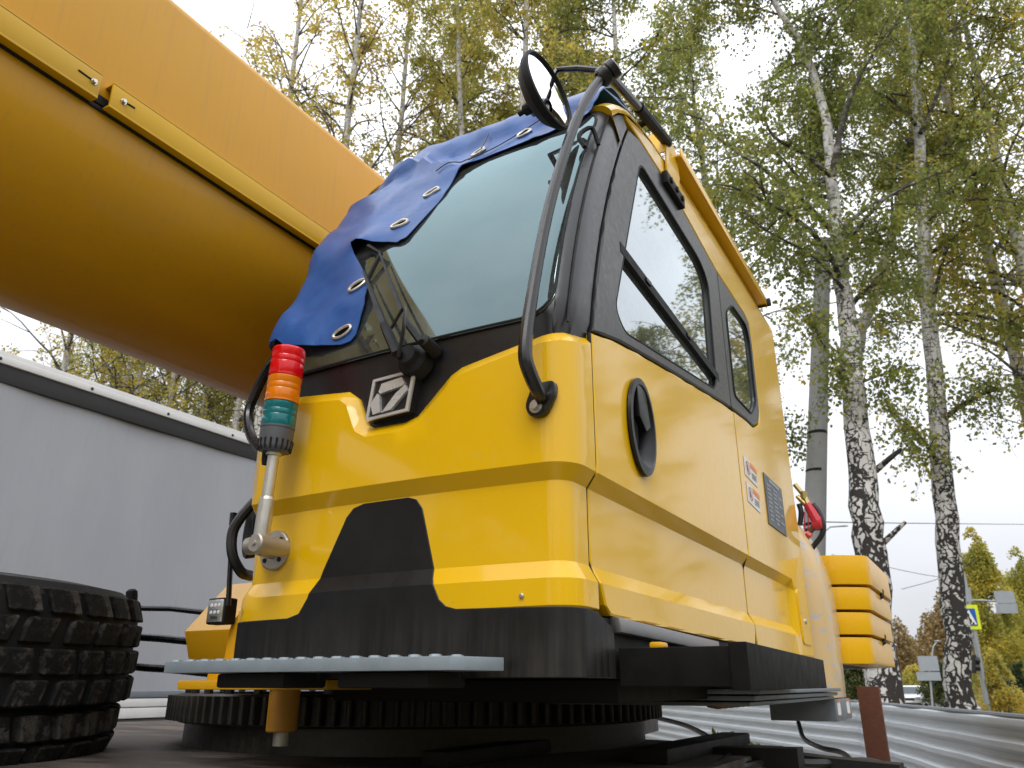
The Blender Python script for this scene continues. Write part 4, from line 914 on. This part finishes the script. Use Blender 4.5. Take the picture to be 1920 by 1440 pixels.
def quads(name, V, Fq, smooth=True):
    me = bpy.data.meshes.new(name); me.vertices.add(len(V)); me.vertices.foreach_set('co', V.astype('f4').ravel())
    me.loops.add(Fq.size); me.loops.foreach_set('vertex_index', Fq.astype('i4').ravel())
    me.polygons.add(len(Fq)); me.polygons.foreach_set('loop_start', np.arange(0, Fq.size, 4, dtype='i4'))
    me.update(calc_edges=True)
    if smooth: me.polygons.foreach_set('use_smooth', np.ones(len(Fq), bool))
    return me
def unit(v): return v / (np.linalg.norm(v, axis=-1, keepdims=True) + 1e-9)
def leaf_mesh(name, P, size, tint, droop=.5):
    n = len(P); ax = unit(rng.normal(size=(n, 3)) + np.array([0, 0, -droop])); nr = unit(np.cross(ax, rng.normal(size=(n, 3)))); sd_ = np.cross(ax, nr)
    s = size * rng.uniform(.65, 1.25, (n, 1)); fold = nr * s * .14
    V = np.stack([P, P + ax * s * .42 + sd_ * s * .40 + fold, P + ax * s, P + ax * s * .42 - sd_ * s * .40 + fold], 1).reshape(-1, 3)
    me = quads(name, V, np.arange(n * 4).reshape(-1, 4), False)
    at = me.attributes.new('tint', 'FLOAT', 'POINT'); at.data.foreach_set('value', np.repeat(np.clip(tint, 0, 1), 4).astype('f4')); return me
def limb_curve(p0, az, L, up, droop, n=9):
    p = np.array(p0, float); out_ = [p.copy()]; el = up; a = az; st = L / (n - 1)
    for k in range(n - 1):
        a += rng.normal(0, .16); el += rng.normal(0, .09) - droop * (k / n) ** 1.5
        p = p + st * np.array([math.cos(a) * math.cos(el), math.sin(a) * math.cos(el), math.sin(el)]); out_.append(p.copy())
    return np.array(out_)
def tree_meshes(tag_, trunk, limbs_fixed=(), n_limbs=20, h0=.3, limb_len=3.0, leaf_n=18000, leaf_size=.055, up=.75, droop=.35, tint=(.35, .2), hang=.7, sub=5, spread=.12, patch=.18, bare=0.0):
    """trunk: list of (Vector, radius). Returns meshes for trunk, branches and crown, all about the foot of the trunk."""
    foot = np.array(tuple(trunk[0][0])); foot[2] = 0
    TP = crom([t[0] for t in trunk], 5); tr0 = np.interp(np.linspace(0, len(trunk) - 1, len(TP)), np.arange(len(trunk)), [t[1] for t in trunk])
    TPn = np.array([tuple(p) for p in TP]) - foot; wob = rng.normal(0, 1, TPn.shape) * tr0[:, None] * .10; TPn = TPn + wob
    tb = [(TPn, tr0)]; br = []; anchors = []
    heights = TPn[:, 2]; top = heights[-1]
    limbs = []
    for pts, r0 in limbs_fixed:
        P = np.array([tuple(p) for p in crom(pts, 4)]) - foot; limbs.append((P, r0))
    for k in range(n_limbs):
        f = h0 + (1 - h0) * ((k + rng.uniform(0, 1)) / n_limbs) ** .9; i = min(len(TPn) - 2, int(np.searchsorted(heights, f * top)))
        L = limb_len * (1.05 - .75 * (f - h0) / (1 - h0)) * rng.uniform(.7, 1.15)
        limbs.append((limb_curve(TPn[i], rng.uniform(0, 2 * math.pi), L, up + rng.normal(0, .15), droop), max(.008, tr0[i] * .42)))
    for P, r0 in limbs:
        k = len(P); br.append((P, np.linspace(r0, .006, k))); anchors.append(P[k // 3:])
        Lm = np.linalg.norm(np.diff(P, axis=0), axis=1).sum()
        for _ in range(sub):
            i = rng.integers(max(1, k // 5), k); d = P[i] - P[i - 1]; az = math.atan2(d[1], d[0]) + rng.normal(0, .9)
            S = limb_curve(P[i], az, Lm * rng.uniform(.22, .5), .35 + rng.normal(0, .3), droop * 1.3, 6); br.append((S, np.linspace(min(.018, r0 * .45), .004, 6))); anchors.append(S[1:])
    top_an = TPn[-max(4, len(TPn) // 5):]; anchors.append(top_an)
    AN = np.concatenate(anchors); na = len(AN)
    # hanging twigs
    nt = max(60, int(leaf_n / 26)); tw0 = AN[rng.integers(0, na, nt)] + rng.normal(0, .05, (nt, 3))
    keepP = []
    per = int(np.ceil(leaf_n / nt)); LP = []; TT = []
    dirs = unit(np.stack([rng.normal(0, .55, nt), rng.normal(0, .55, nt), -np.abs(rng.normal(.7, .5, nt)) * hang + rng.normal(.1, .35, nt)], 1)); ln_ = rng.uniform(.25, 1.0, nt) * hang + .12
    tb_tw = []
    for k in range(nt):
        t = np.linspace(0, 1, 4)[:, None]; c = tw0[k] + dirs[k] * ln_[k] * t + np.array([0, 0, -1]) * (t ** 2) * ln_[k] * .35 * hang; tb_tw.append((c, np.array([.004, .0035, .003, .0022])))
    keep = np.ones(nt, bool) if bare == 0 else rng.uniform(size=nt) > bare
    t = rng.uniform(.05, 1, (nt, per, 1)); LPs = tw0[:, None, :] + dirs[:, None, :] * ln_[:, None, None] * t + np.array([0, 0, -1]) * (t ** 2) * ln_[:, None, None] * .35 * hang + rng.normal(0, spread * .6, (nt, per, 3))
    LPs = LPs[keep].reshape(-1, 3)
    pn = np.array([mnoise.noise(Vector(p * .9)) for p in tw0[keep]]); tn = np.repeat(tint[0] + patch * 1.6 * pn + rng.normal(0, tint[1] * .5, keep.sum()), per) + rng.normal(0, tint[1] * .6, len(LPs))
    V, Fq = tubes_np(tb, 14); m1 = quads(tag_ + '_trunk', V, Fq)
    big = [b for b in br if b[1][0] > .02]; sm = [b for b in br if b[1][0] <= .02]
    V, Fq = tubes_np(big or br[:1], 8); V2, F2 = tubes_np(sm + tb_tw, 3); m2 = quads(tag_ + '_limbs', V, Fq); m2b = quads(tag_ + '_twigs', V2, F2)
    m3 = leaf_mesh(tag_ + '_leaves', LPs, leaf_size, tn)
    return foot, (m1, m2, m2b, m3)
def plant_tree(foot, meshes, label, leaf, group=None, rot=0, scale=1.0, bark='birch_bark', cat='tree', name='birch_tree'):
    t = thing(name, (foot[0], foot[1], 0), label, cat, group); t.rotation_euler = (0, 0, rot); t.scale = (scale,) * 3
    for nm, me, mat in (('trunk', meshes[0], bark), ('limbs', meshes[1], 'limb_bark'), ('twigs', meshes[2], 'twig_bark'), ('crown', meshes[3], leaf)):
        o = bpy.data.objects.new(nm, me); COL.objects.link(o); o.parent = t
        if not me.materials: me.materials.append(M[mat])
        elif me.materials[0] != M[mat]: o.material_slots[0].link = 'OBJECT'; o.material_slots[0].material = M[mat]
    return t
def pxpath(pl, D): return [(atd(x, y, D + (dd if dd else 0)), w * D / 1584 / 2) for x, y, w, dd in pl]

# big birch in front of the pole
DA = 11.0
tA = pxpath([(1664, 1500, 70, 0), (1660, 1320, 66, 0), (1638, 1100, 62, 0), (1622, 950, 58, 0), (1606, 800, 50, 0), (1592, 640, 42, .1), (1575, 500, 34, .2), (1560, 340, 26, .3), (1545, 210, 22, .3), (1505, 90, 18, .4), (1440, -20, 14, .5), (1380, -200, 9, .6)], DA)
fA = [([atd(1557, 430, DA), atd(1500, 372, DA - .3), atd(1430, 316, DA - .7), atd(1350, 262, DA - 1.0), atd(1285, 185, DA - 1.2)], .05),
      ([atd(1558, 330, DA), atd(1510, 290, DA - .3), atd(1450, 255, DA - .6), atd(1430, 200, DA - .8), atd(1440, 150, DA - .9)], .045),
      ([atd(1560, 330, DA), atd(1580, 230, DA - .3), atd(1615, 135, DA - .5), atd(1680, 45, DA - .6), atd(1730, -60, DA - .7)], .06),
      ([atd(1580, 540, DA), atd(1530, 485, DA - .4), atd(1470, 450, DA - .7), atd(1405, 415, DA - 1.0)], .035),
      ([atd(1575, 500, DA), atd(1620, 450, DA - .2), atd(1650, 415, DA - .3)], .03),
      ([atd(1606, 720, DA), atd(1660, 700, DA - .3), atd(1700, 685, DA - .5)], .025),
      ([atd(1590, 740, DA), atd(1570, 690, DA - .3), atd(1540, 640, DA - .5), atd(1520, 600, DA - .6)], .025)]
footA, mA = tree_meshes('birch_a', tA, fA, n_limbs=28, h0=.40, limb_len=2.9, leaf_n=34000, leaf_size=.072, up=.6, droop=.45, tint=(.38, .22), hang=.8, sub=7)
tA_ = plant_tree(footA, mA, 'large birch with dark fissured white bark, nearest the crane, in green leaf', 'leaf_green')
for pts, r_ in (([(1642, 882, DA), (1665, 862, DA - .2), (1690, 842, DA - .3)], .05), ([(1652, 1022, DA), (1675, 1000, DA - .2), (1698, 978, DA - .3)], .045), ([(1584, 700, DA), (1572, 655, DA - .2), (1566, 640, DA - .25)], .03)):
    part('broken_stub', MB().tube([atd(*p) for p in pts], [r_, r_ * .8, r_ * .6], 8), 'birch_bark', None).parent = tA_
for o in tA_.children:
    if o.name.startswith('broken'): o.matrix_parent_inverse = Matrix.Translation(-tA_.location)
DB = 13.5
tB = pxpath([(1812, 1500, 52, 0), (1803, 1330, 50, 0), (1786, 1100, 46, 0), (1768, 900, 42, 0), (1757, 760, 36, 0), (1738, 560, 32, 0), (1729, 400, 28, 0), (1722, 240, 24, .2), (1712, 100, 19, .2), (1700, -40, 15, .2), (1690, -220, 9, .3)], DB)
fB = [([atd(1770, 785, DB), atd(1810, 755, DB - .3), atd(1860, 733, DB - .6), atd(1930, 715, DB - 1)], .06),
      ([atd(1748, 590, DB), atd(1800, 588, DB - .3), atd(1870, 600, DB - .6), atd(1950, 630, DB - .8)], .05),
      ([atd(1765, 880, DB), atd(1735, 830, DB - .3), atd(1700, 795, DB - .5), atd(1655, 765, DB - .7)], .045),
      ([atd(1735, 480, DB), atd(1790, 445, DB - .3), atd(1850, 405, DB - .6), atd(1930, 380, DB - .9)], .05),
      ([atd(1740, 600, DB), atd(1765, 500, DB - .3), atd(1790, 400, DB - .5), atd(1830, 310, DB - .6)], .05),
      ([atd(1726, 250, DB), atd(1760, 170, DB - .2), atd(1790, 60, DB - .3), atd(1800, -50, DB - .4)], .05)]
footB, mB = tree_meshes('birch_b', tB, fB, n_limbs=28, h0=.45, limb_len=3.1, leaf_n=36000, leaf_size=.076, up=.6, droop=.45, tint=(.5, .24), hang=.85, sub=7)
plant_tree(footB, mB, 'tall birch with white trunk beside the pedestrian crossing sign', 'leaf_green')
DC_ = 17.0
tC = pxpath([(1664, 1500, 26, 0), (1655, 1320, 25, 0), (1620, 940, 24, 0), (1603, 760, 24, 0), (1612, 640, 23, 0), (1640, 545, 22, 0), (1672, 440, 20, 0), (1700, 330, 17, 0), (1720, 150, 14, 0), (1725, -60, 9, 0)], DC_)
footC, mC = tree_meshes('birch_c', tC, (), n_limbs=18, h0=.42, limb_len=2.6, leaf_n=16000, leaf_size=.08, tint=(.42, .22), up=.7, hang=.8)
plant_tree(footC, mC, 'slender leaning birch half hidden between the two large birches', 'leaf_green')

def auto_trunk(h, r, lean=(.0, .0)):
    return [(Vector((lean[0] * f * h + math.sin(f * 5 + h) * .12, lean[1] * f * h + math.cos(f * 4 + h) * .12, f * h)), r * (1.0 - .88 * f) + .01) for f in (0, .12, .28, .45, .62, .8, 1)]
def auto(tag_, h, r, **kw): return tree_meshes(tag_, auto_trunk(h, r, kw.pop('lean', (0, 0))), (), **kw)[1]
gold1 = auto('birch_gold_one', 21, .19, n_limbs=40, h0=.25, limb_len=3.6, leaf_n=21000, leaf_size=.09, tint=(.45, .25), hang=.9, up=.8, sub=6)
gold2 = auto('birch_gold_two', 22, .18, n_limbs=38, h0=.28, limb_len=3.4, leaf_n=21000, leaf_size=.09, tint=(.35, .25), hang=.9, up=.85, sub=6, lean=(.03, .02))
sparse = auto('birch_sparse', 22, .16, n_limbs=44, h0=.30, limb_len=3.8, leaf_n=7000, leaf_size=.095, tint=(.72, .22), hang=.9, up=.95, droop=.15, sub=6)
olive = auto('birch_olive', 20, .19, n_limbs=40, h0=.32, limb_len=3.4, leaf_n=17500, leaf_size=.086, tint=(.45, .25), hang=.85, up=.75, sub=6)
def at_ground(x, D): p = atd(x, 1285, D); return (p.x, p.y)
plan = [  # picture column, distance, meshes, leaf, turn, scale, label
    (1005, 14.5, gold1, 'leaf_gold', .3, .95, 'yellow-green birch whose white trunk rises behind the round mirror'),
    (1105, 17, gold2, 'leaf_olive', 1.7, 1.0, 'yellow-green birch behind the cab roof, just past the mirror'),
    (905, 16, gold2, 'leaf_gold', 2.9, .95, 'golden birch above the middle of the blue tarpaulin'),
    (825, 20, gold1, 'leaf_gold', 4.4, 1.05, 'golden birch nearest the gap in the leaves above the boom'),
    (1240, 15.5, olive, 'leaf_green', .9, 1.0, 'green birch rising right behind the yellow roof gutter'),
    (1400, 20, olive, 'leaf_green', 2.2, 1.1, 'farther green birch beside the concrete pole'),
    (672, 17, sparse, 'leaf_gold', .2, 1.0, 'thinly leaved birch nearest the tip of the tarpaulin, bare twigs above'),
    (570, 16, sparse, 'leaf_gold', 1.4, 1.05, 'nearly bare birch with forked grey stems above the boom'),
    (430, 19, sparse, 'leaf_gold', 3.0, 1.15, 'nearly bare birch at the top of the boom edge'),
    (2040, 16, gold1, 'leaf_gold', 2.0, 1.05, 'golden-brown birch crown at the upper right corner'),
    (2130, 14, olive, 'leaf_olive', 4.0, .95, 'olive birch reaching in from the right edge of the picture'),
    (40, 24, gold2, 'leaf_olive', .5, .8, 'white-stemmed birch above the far left end of the trailer'),
    (170, 23, gold1, 'leaf_olive', 1.1, .8, 'birch with a bright white stem second from the left above the trailer'),
    (262, 26, olive, 'leaf_gold', 2.1, .85, 'golden-leaved birch third from the left above the trailer'),
    (345, 25, gold2, 'leaf_olive', 3.1, .8, 'olive birch above the middle of the trailer rail'),
    (425, 24, olive, 'leaf_green', 4.1, .85, 'green birch above the trailer next to the signal light'),
    (5, 19, sparse, 'leaf_olive', 2.6, .8, 'white-stemmed birch cut by the left edge above the trailer'),
    (130, 20, sparse, 'leaf_olive', .9, .75, 'thin-leaved birch with pale stem between the first two above the trailer'),
    (222, 21, sparse, 'leaf_gold', 4.6, .8, 'thin-leaved birch with pale stem left of the golden one above the trailer'),
    (300, 22, gold1, 'leaf_olive', 5.2, .75, 'olive birch right of the golden one above the trailer'),
    (390, 21, sparse, 'leaf_green', 2.2, .8, 'thin white-stemmed birch near the black end of the trailer strip'),
    (100, 30, olive, 'leaf_green', 5.1, .9, 'farther green birch between the left stems above the trailer'),
]
for x, D, me, lf, rt, sc_, lab in plan: plant_tree(at_ground(x, D), me, lab, lf, 'birches around the yard', rt, sc_)
for k, (x, y, me, lf, rt, sc_) in enumerate([(3.6, 14, olive, 'leaf_green', 1, .42), (6.5, 17, gold1, 'leaf_olive', 2, .5), (-9, -15, gold1, 'leaf_olive', .4, .9), (-3, -18, olive, 'leaf_green', 1.9, .9), (4, -16, gold2, 'leaf_gold', 3.9, .9)]):
    plant_tree((x, y), me, 'birch outside the view that shows only as a reflection in the cab', lf, 'birches reflected in the cab', rt, sc_)

# taller yellowing tree and shrub by the road, far wood
def bushy(tag_, h, w, n, size, tint, base=.0, cone=1.0):
    k = n; P = rng.normal(size=(k, 3)); P = unit(P) * (rng.uniform(0, 1, (k, 1)) ** .45)
    z = (P[:, 2] + 1) / 2; taper = np.clip(1.0 - (z ** cone) * .75, .12, 1) if cone else 1.0
    lump = 1 + .28 * np.array([mnoise.noise(Vector(p * 2.6)) for p in P])
    V = np.stack([P[:, 0] * w * taper * lump, P[:, 1] * w * taper * lump, base + z * (h - base)], 1); hole = np.array([mnoise.noise(Vector(p * 4.5 / max(h, 4) * 1.8 + Vector((3, 1, 2)))) for p in V]); V = V[hole > -.16]
    return leaf_mesh(tag_, V, size, tint[0] + rng.normal(0, tint[1], len(V)) + .12 * np.sin(V[:, 2] * 2.2))
def stems(h, r, n=1, spread=.0):
    bs = []
    for k in range(n):
        a = rng.uniform(0, 6.3); d = np.array([math.cos(a), math.sin(a), 0]) * spread; bs.append((np.array([d * f + np.array([0, 0, h * f]) for f in np.linspace(0, 1, 6)]) + rng.normal(0, .03, (6, 3)) * r, np.linspace(r, r * .2, 6)))
    V, Fq = tubes_np(bs, 7); return quads('stem_mesh', V, Fq)
def bush(name, xy, crown, stem, leaf, label, cat, group=None, bark='grey_bark'):
    t = thing(name, (*xy, 0), label, cat, group)
    for nm, me, mat in (('trunk', stem, bark), ('crown', crown, leaf)):
        o = bpy.data.objects.new(nm, me); COL.objects.link(o); o.parent = t
        if not me.materials: me.materials.append(M[mat])
        elif me.materials[0] != M[mat]: o.material_slots[0].link = 'OBJECT'; o.material_slots[0].material = M[mat]
    return t
bush('larch_tree', at_ground(1880, 42), bushy('larch_crown', 9.6, 2.7, 26000, .15, (.48, .22), .3, .9), stems(8.5, .16), 'leaf_olive', 'tall pointed yellow-green tree behind the road sign', 'tree')
bush('larch_tree', at_ground(1960, 45), bushy('larch_crown_two', 9, 3, 20000, .15, (.42, .22), .3, .8), stems(8, .16), 'leaf_olive', 'broad yellow-green tree cut by the right edge of the picture', 'tree')
bush('yellow_shrub', at_ground(1872, 30), bushy('shrub_crown', 2.9, 1.35, 9000, .10, (.62, .2), .1, .5), stems(1.8, .04, 6, .5), 'leaf_gold', 'bright yellow shrub at the roadside behind the fence', 'shrub')
bush('green_shrub', at_ground(1918, 36), bushy('shrub_crown_two', 2.6, 1.8, 8000, .11, (.4, .2), .1, .5), stems(1.5, .04, 5, .5), 'leaf_dark', 'dark green shrub beside the bright yellow one', 'shrub')
bush('green_shrub', at_ground(1765, 62), bushy('shrub_crown_three', 3.4, 3.0, 9000, .16, (.7, .25), .1, .5), stems(2, .05, 5, .6), 'leaf_dark', 'green roadside shrub between the grey sign backs and the tall birch', 'shrub')
bush('green_shrub', at_ground(1605, 40), bushy('shrub_crown_four', 3.2, 2.6, 9000, .14, (.9, .25), .1, .5), stems(2, .05, 5, .6), 'leaf_dark', 'green shrub under the counterweight, left of the rusty post', 'shrub')
bush('yellow_shrub', at_ground(1718, 80), bushy('shrub_crown_five', 3.6, 3.4, 8000, .18, (.5, .2), .1, .5), stems(2, .05, 5, .6), 'leaf_gold', 'yellow-green shrub behind the parked white van', 'shrub')
far = []; far_t = []
for k in range(46):
    x = rng.uniform(1560, 2080); D = rng.uniform(95, 150); gx, gy = at_ground(x, D); h = rng.uniform(10, 15) * (.7 + .35 * abs(math.sin(x * .02))); w = rng.uniform(1.8, 3.2)
    P = unit(rng.normal(size=(1500, 3))) * (rng.uniform(0, 1, (1500, 1)) ** .45); z = (P[:, 2] + 1) / 2; tpz = np.clip(1 - z ** 2 * .75, .08, 1)
    far.append(np.stack([gx + P[:, 0] * w * tpz, gy + P[:, 1] * w * tpz, z * h], 1)); far_t.append(rng.normal(rng.uniform(.15, .95), .12, 1500))
fw = link('forest', leaf_mesh('forest_leaves', np.concatenate(far), .42, np.concatenate(far_t)), 'leaf_brown'); fw['kind'] = 'stuff'; fw['label'] = 'distant brown and dark green wood at the end of the road'; fw['category'] = 'forest'
far = []; far_t = []
for k in range(90):
    an = rng.uniform(R(140), R(400)); D = rng.uniform(38, 60); gx, gy = D * math.cos(an), D * math.sin(an)
    if gy > 25 and abs(gx) < 30: continue
    P = unit(rng.normal(size=(500, 3))) * (rng.uniform(0, 1, (500, 1)) ** .4); z = (P[:, 2] + 1) / 2; w = 4; h = rng.uniform(8, 13)
    far.append(np.stack([gx + P[:, 0] * w, gy + P[:, 1] * w, z * h], 1)); far_t.append(rng.normal(.5, .2, 500))
fw = link('treeline', leaf_mesh('treeline_leaves', np.concatenate(far), .7, np.concatenate(far_t)), 'leaf_olive'); fw['kind'] = 'stuff'; fw['label'] = 'belt of autumn trees round the yard'; fw['category'] = 'trees'
# weeds behind the deck
for k, (x, lab) in enumerate(((1290, 'low green weed nearest the slewing ring'), (1340, 'upright green weed second under the cab floor'), (1368, 'tall green weed third under the cab floor'), (1402, 'broad green weed nearest the hanging cable'))):
    b_ = atd(x, 1398, 5.2); P = np.array([[b_.x + rng.normal(0, .035), b_.y + rng.normal(0, .05), b_.z + rng.uniform(-.35, .0 + .06 * (k in (1, 2)))] for _ in range(110)])
    w_ = link('weed', leaf_mesh('weed_leaves', P, .045, rng.normal(.2, .2, 110), -.8), 'leaf_green'); tag(w_, lab, 'weed', 'weeds along the fence')
    part('stem', MB().tube([(b_.x, b_.y, 0), (b_.x, b_.y, b_.z)], .006, 5), 'twig_bark', w_)

# ------------------------------------------------------------------ concrete pole with its wires
p0, p1 = atd(1484, 1285, 12.5), atd(1517, 400, 12.5); p0 = Vector((p0.x, p0.y, 0)); dv = (p1 - Vector((p0.x, p0.y, 1.65))) / (p1.z - 1.65); ptop = p0 + Vector((dv.x, dv.y, 1)) * 9.2
pole = thing('utility_pole', p0, 'grey concrete utility pole behind the cab, wrapped by dark bands', 'pole')
part('shaft', MB().tube([p0, p0.lerp(ptop, .5), ptop], [.20, .165, .13], 18), 'concrete', pole)
for f in (.425, .435, .53, .60): c = p0.lerp(ptop, f); part('band', MB().tube([c, c + Vector((0, 0, .05))], .172 if f < .5 else .163, 18), 'rubber', pole)
wires = [((1500, 978, 14), (1700, 981, 22), (2000, 984, 40)), ((1560, 1040, 40), (1800, 1085, 45), (2000, 1060, 50)), ((1690, 1105, 45), (1760, 1085, 40), (1830, 1050, 35)), ((1500, 575, 13), (1560, 568, 16), (1900, 520, 40))]
for k, w_ in enumerate(wires):
    tag(part('overhead_wire', MB().tube(crom([atd(*p) for p in w_], 6), .012 if k == 0 else .016, 5), 'wire'), ['thin dark overhead wire crossing the pale sky behind the birch trunks', 'faint overhead wire sagging low near the road signs', 'short slanting wire left of the second birch trunk', 'wire running from the concrete pole through the birch leaves'][k], 'wire', 'overhead wires')
# leaves clinging to the pole
cpz = atd(1492, 825, 12.3); P = np.array([[cpz.x + rng.normal(0, .12), cpz.y - .15 + rng.normal(0, .06), cpz.z + rng.normal(0, .22)] for _ in range(300)])
tag(link('creeper', leaf_mesh('creeper_leaves', P, .07, rng.normal(.25, .2, 300)), 'leaf_green'), 'small clump of green leaves on the concrete pole', 'creeper')

# ------------------------------------------------------------------ road furniture
def flat_plate(m_, D, x0, y0, x1, y1, th=.03, dd=0):
    a_, b_ = atd(x0, y0, D + dd), atd(x1, y1, D + dd); lo = Vector((a_.x, a_.y, b_.z)); w_ = RIGHT * ((b_ - a_).dot(RIGHT)); t = HEAD * th
    pts = [lo, lo + w_, lo + w_ + Vector((0, 0, a_.z - b_.z)), lo + Vector((0, 0, a_.z - b_.z))]
    return m_.add(pts + [p + t for p in pts], [(0, 1, 2, 3), (7, 6, 5, 4), (0, 4, 5, 1), (1, 5, 6, 2), (2, 6, 7, 3), (3, 7, 4, 0)])
DS = 30
bs = atd(1838, 1285, DS); sg = thing('crossing_sign', (bs.x, bs.y, 0), 'lime-bordered blue pedestrian crossing sign on a grey post', 'sign')
top_ = atd(1806, 1075, DS); part('post', MB().tube([(bs.x + .1, bs.y, 0), (top_.x, top_.y, top_.z)], [.11, .08], 10), 'sign_pole', sg)
part('border', flat_plate(MB(), DS - .15, 1791, 1134, 1841, 1180, .02), 'sign_lime', sg)
bl = part('blue_field', flat_plate(MB(), DS - .17, 1797, 1141, 1834, 1173, .01), 'sign_blue', sg)
def spoly(pts, D): return MB().add([tuple(atd(x, y, D)) for x, y in pts], [tuple(range(len(pts)))])
part('white_triangle', spoly([(1800, 1171), (1816, 1143), (1832, 1171)], DS - .19), 'sign_white', sg)
part('walking_figure', spoly([(1813, 1150), (1817, 1150), (1818, 1158), (1823, 1164), (1822, 1168), (1816, 1162), (1812, 1168), (1809, 1167), (1813, 1159)], DS - .21), 'sign_black', sg)
for k in range(4): part('zebra_bar', spoly([(1804 + k * 6.4, 1170.5), (1805.5 + k * 6.4, 1166.5), (1808 + k * 6.4, 1166.5), (1808.6 + k * 6.4, 1170.5)], DS - .20), 'sign_black', sg)
part('side_arm', MB().tube([atd(1806, 1125, DS), atd(1845, 1126, DS), atd(1890, 1129, DS)], .035, 8), 'sign_pole', sg)
for (x0, y0, x1, y1) in ((1863, 1108, 1905, 1131), (1866, 1132, 1910, 1150), (1805, 1102, 1824, 1128)): part('sign_back', flat_plate(MB(), DS - .1, x0, y0, x1, y1, .02), 'sign_back', sg)
tl = part('signal_head', MB().tube([atd(1824, 1228, DS - .1), atd(1824, 1262, DS - .1)], .11, 8), 'sign_black', sg)
for y in (1237, 1250): part('signal_visor', MB().tube([atd(1824, y, DS - .1), atd(1835, y + 2, DS - .1)], [.10, .12], 8, False), 'sign_black', tl)
bs = atd(1741, 1285, 60); s2 = thing('road_sign', (bs.x, bs.y, 0), 'grey backs of two stacked road signs on a thin post near the van', 'sign')
part('post', MB().tube([(bs.x, bs.y, 0), atd(1741, 1230, 60)], .07, 8), 'sign_pole', s2)
part('sign_back', flat_plate(MB(), 59.8, 1720, 1230, 1762, 1258, .04), 'sign_back', s2); part('sign_back', flat_plate(MB(), 59.8, 1718, 1260, 1765, 1276, .04), 'sign_back', s2)
for (pts, lab) in (([(1748, 1300, 90), (1748, 1225, 90), (1750, 1212, 90), (1758, 1202, 90)], 'thin white street lamp above the stacked sign backs'), ([(1541, 1030, 60), (1543, 1000, 60), (1556, 988, 60), (1582, 986, 60)], 'street lamp arm over the yellow counterweight')):
    b_ = atd(*pts[0]); sl = thing('street_lamp', (b_.x, b_.y, 0), lab, 'street lamp', 'street lamps'); P = [(b_.x, b_.y, 0)] + [tuple(atd(*p)) for p in pts]
    part('mast', MB().tube(P, .07, 8), 'sign_pole', sl); e_ = atd(*pts[-1]); part('lamp_head', MB().tube([e_ - RIGHT * .35, e_, e_ + RIGHT * .3], [.07, .16, .10], 8, flat=.5), 'sign_back', sl)
# white van
vb = atd(1714, 1326, 66); van = thing('parked_van', (vb.x, vb.y, 0), 'small white van facing the camera far down the road', 'van')
hd_ = math.atan2(-(0 - vb.x), -vb.y) ; VR = Matrix.Rotation(math.atan2(dirv.y, dirv.x) - math.pi / 2 - R(8), 4, 'Z')
def vput(name, mb, mat, par=van):
    me = mb.mesh(name); o = bpy.data.objects.new(name, me); COL.objects.link(o); me.materials.append(M[mat]); o.parent = par
    if par is van: o.matrix_local = VR
    return o
body_p = [(0, .32), (0.02, .78), (.22, .92), (.95, 1.02), (1.5, 1.58), (1.7, 1.64), (4.2, 1.64), (4.35, 1.5), (4.4, .4), (4.3, .3)]
body = vput('body', MB().prism([(y - 2.2, z) for y, z in body_p], 'x', -.86, .86, .07), 'van_white')
vput('windscreen', MB().add([(-.70, -1.25, 1.05), (.70, -1.25, 1.05), (.60, -.76, 1.55), (-.60, -.76, 1.55)], [(0, 1, 2, 3)]), 'van_glass')
vput('grille', MB().box((-.45, -2.23, .60), (.45, -2.19, .76), .01), 'van_dark'); vput('number_plate', MB().box((-.26, -2.235, .44), (.26, -2.20, .55), .004), 'sign_white')
vput('bumper', MB().box((-.84, -2.26, .28), (.84, -2.15, .43), .03), 'van_dark')
for x in (-.66, .66): vput('headlight', MB().box((x - .17, -2.235, .66), (x + .17, -2.1, .84), .03), 'van_light')
for x in (-.98, .98): vput('wing_mirror', MB().box((x - .11, -1.12, 1.0), (x + .11, -1.0, 1.16), .03), 'van_dark')
for x in (-.80, .62):
    for y in (-1.45, 1.35):
        w_ = vput('wheel', MB().lathe((x, y, .31), (1, 0, 0), [(0, .1), (0, .29), (.03, .31), (.16, .31), (.19, .29), (.19, .1)], 20), 'van_dark')
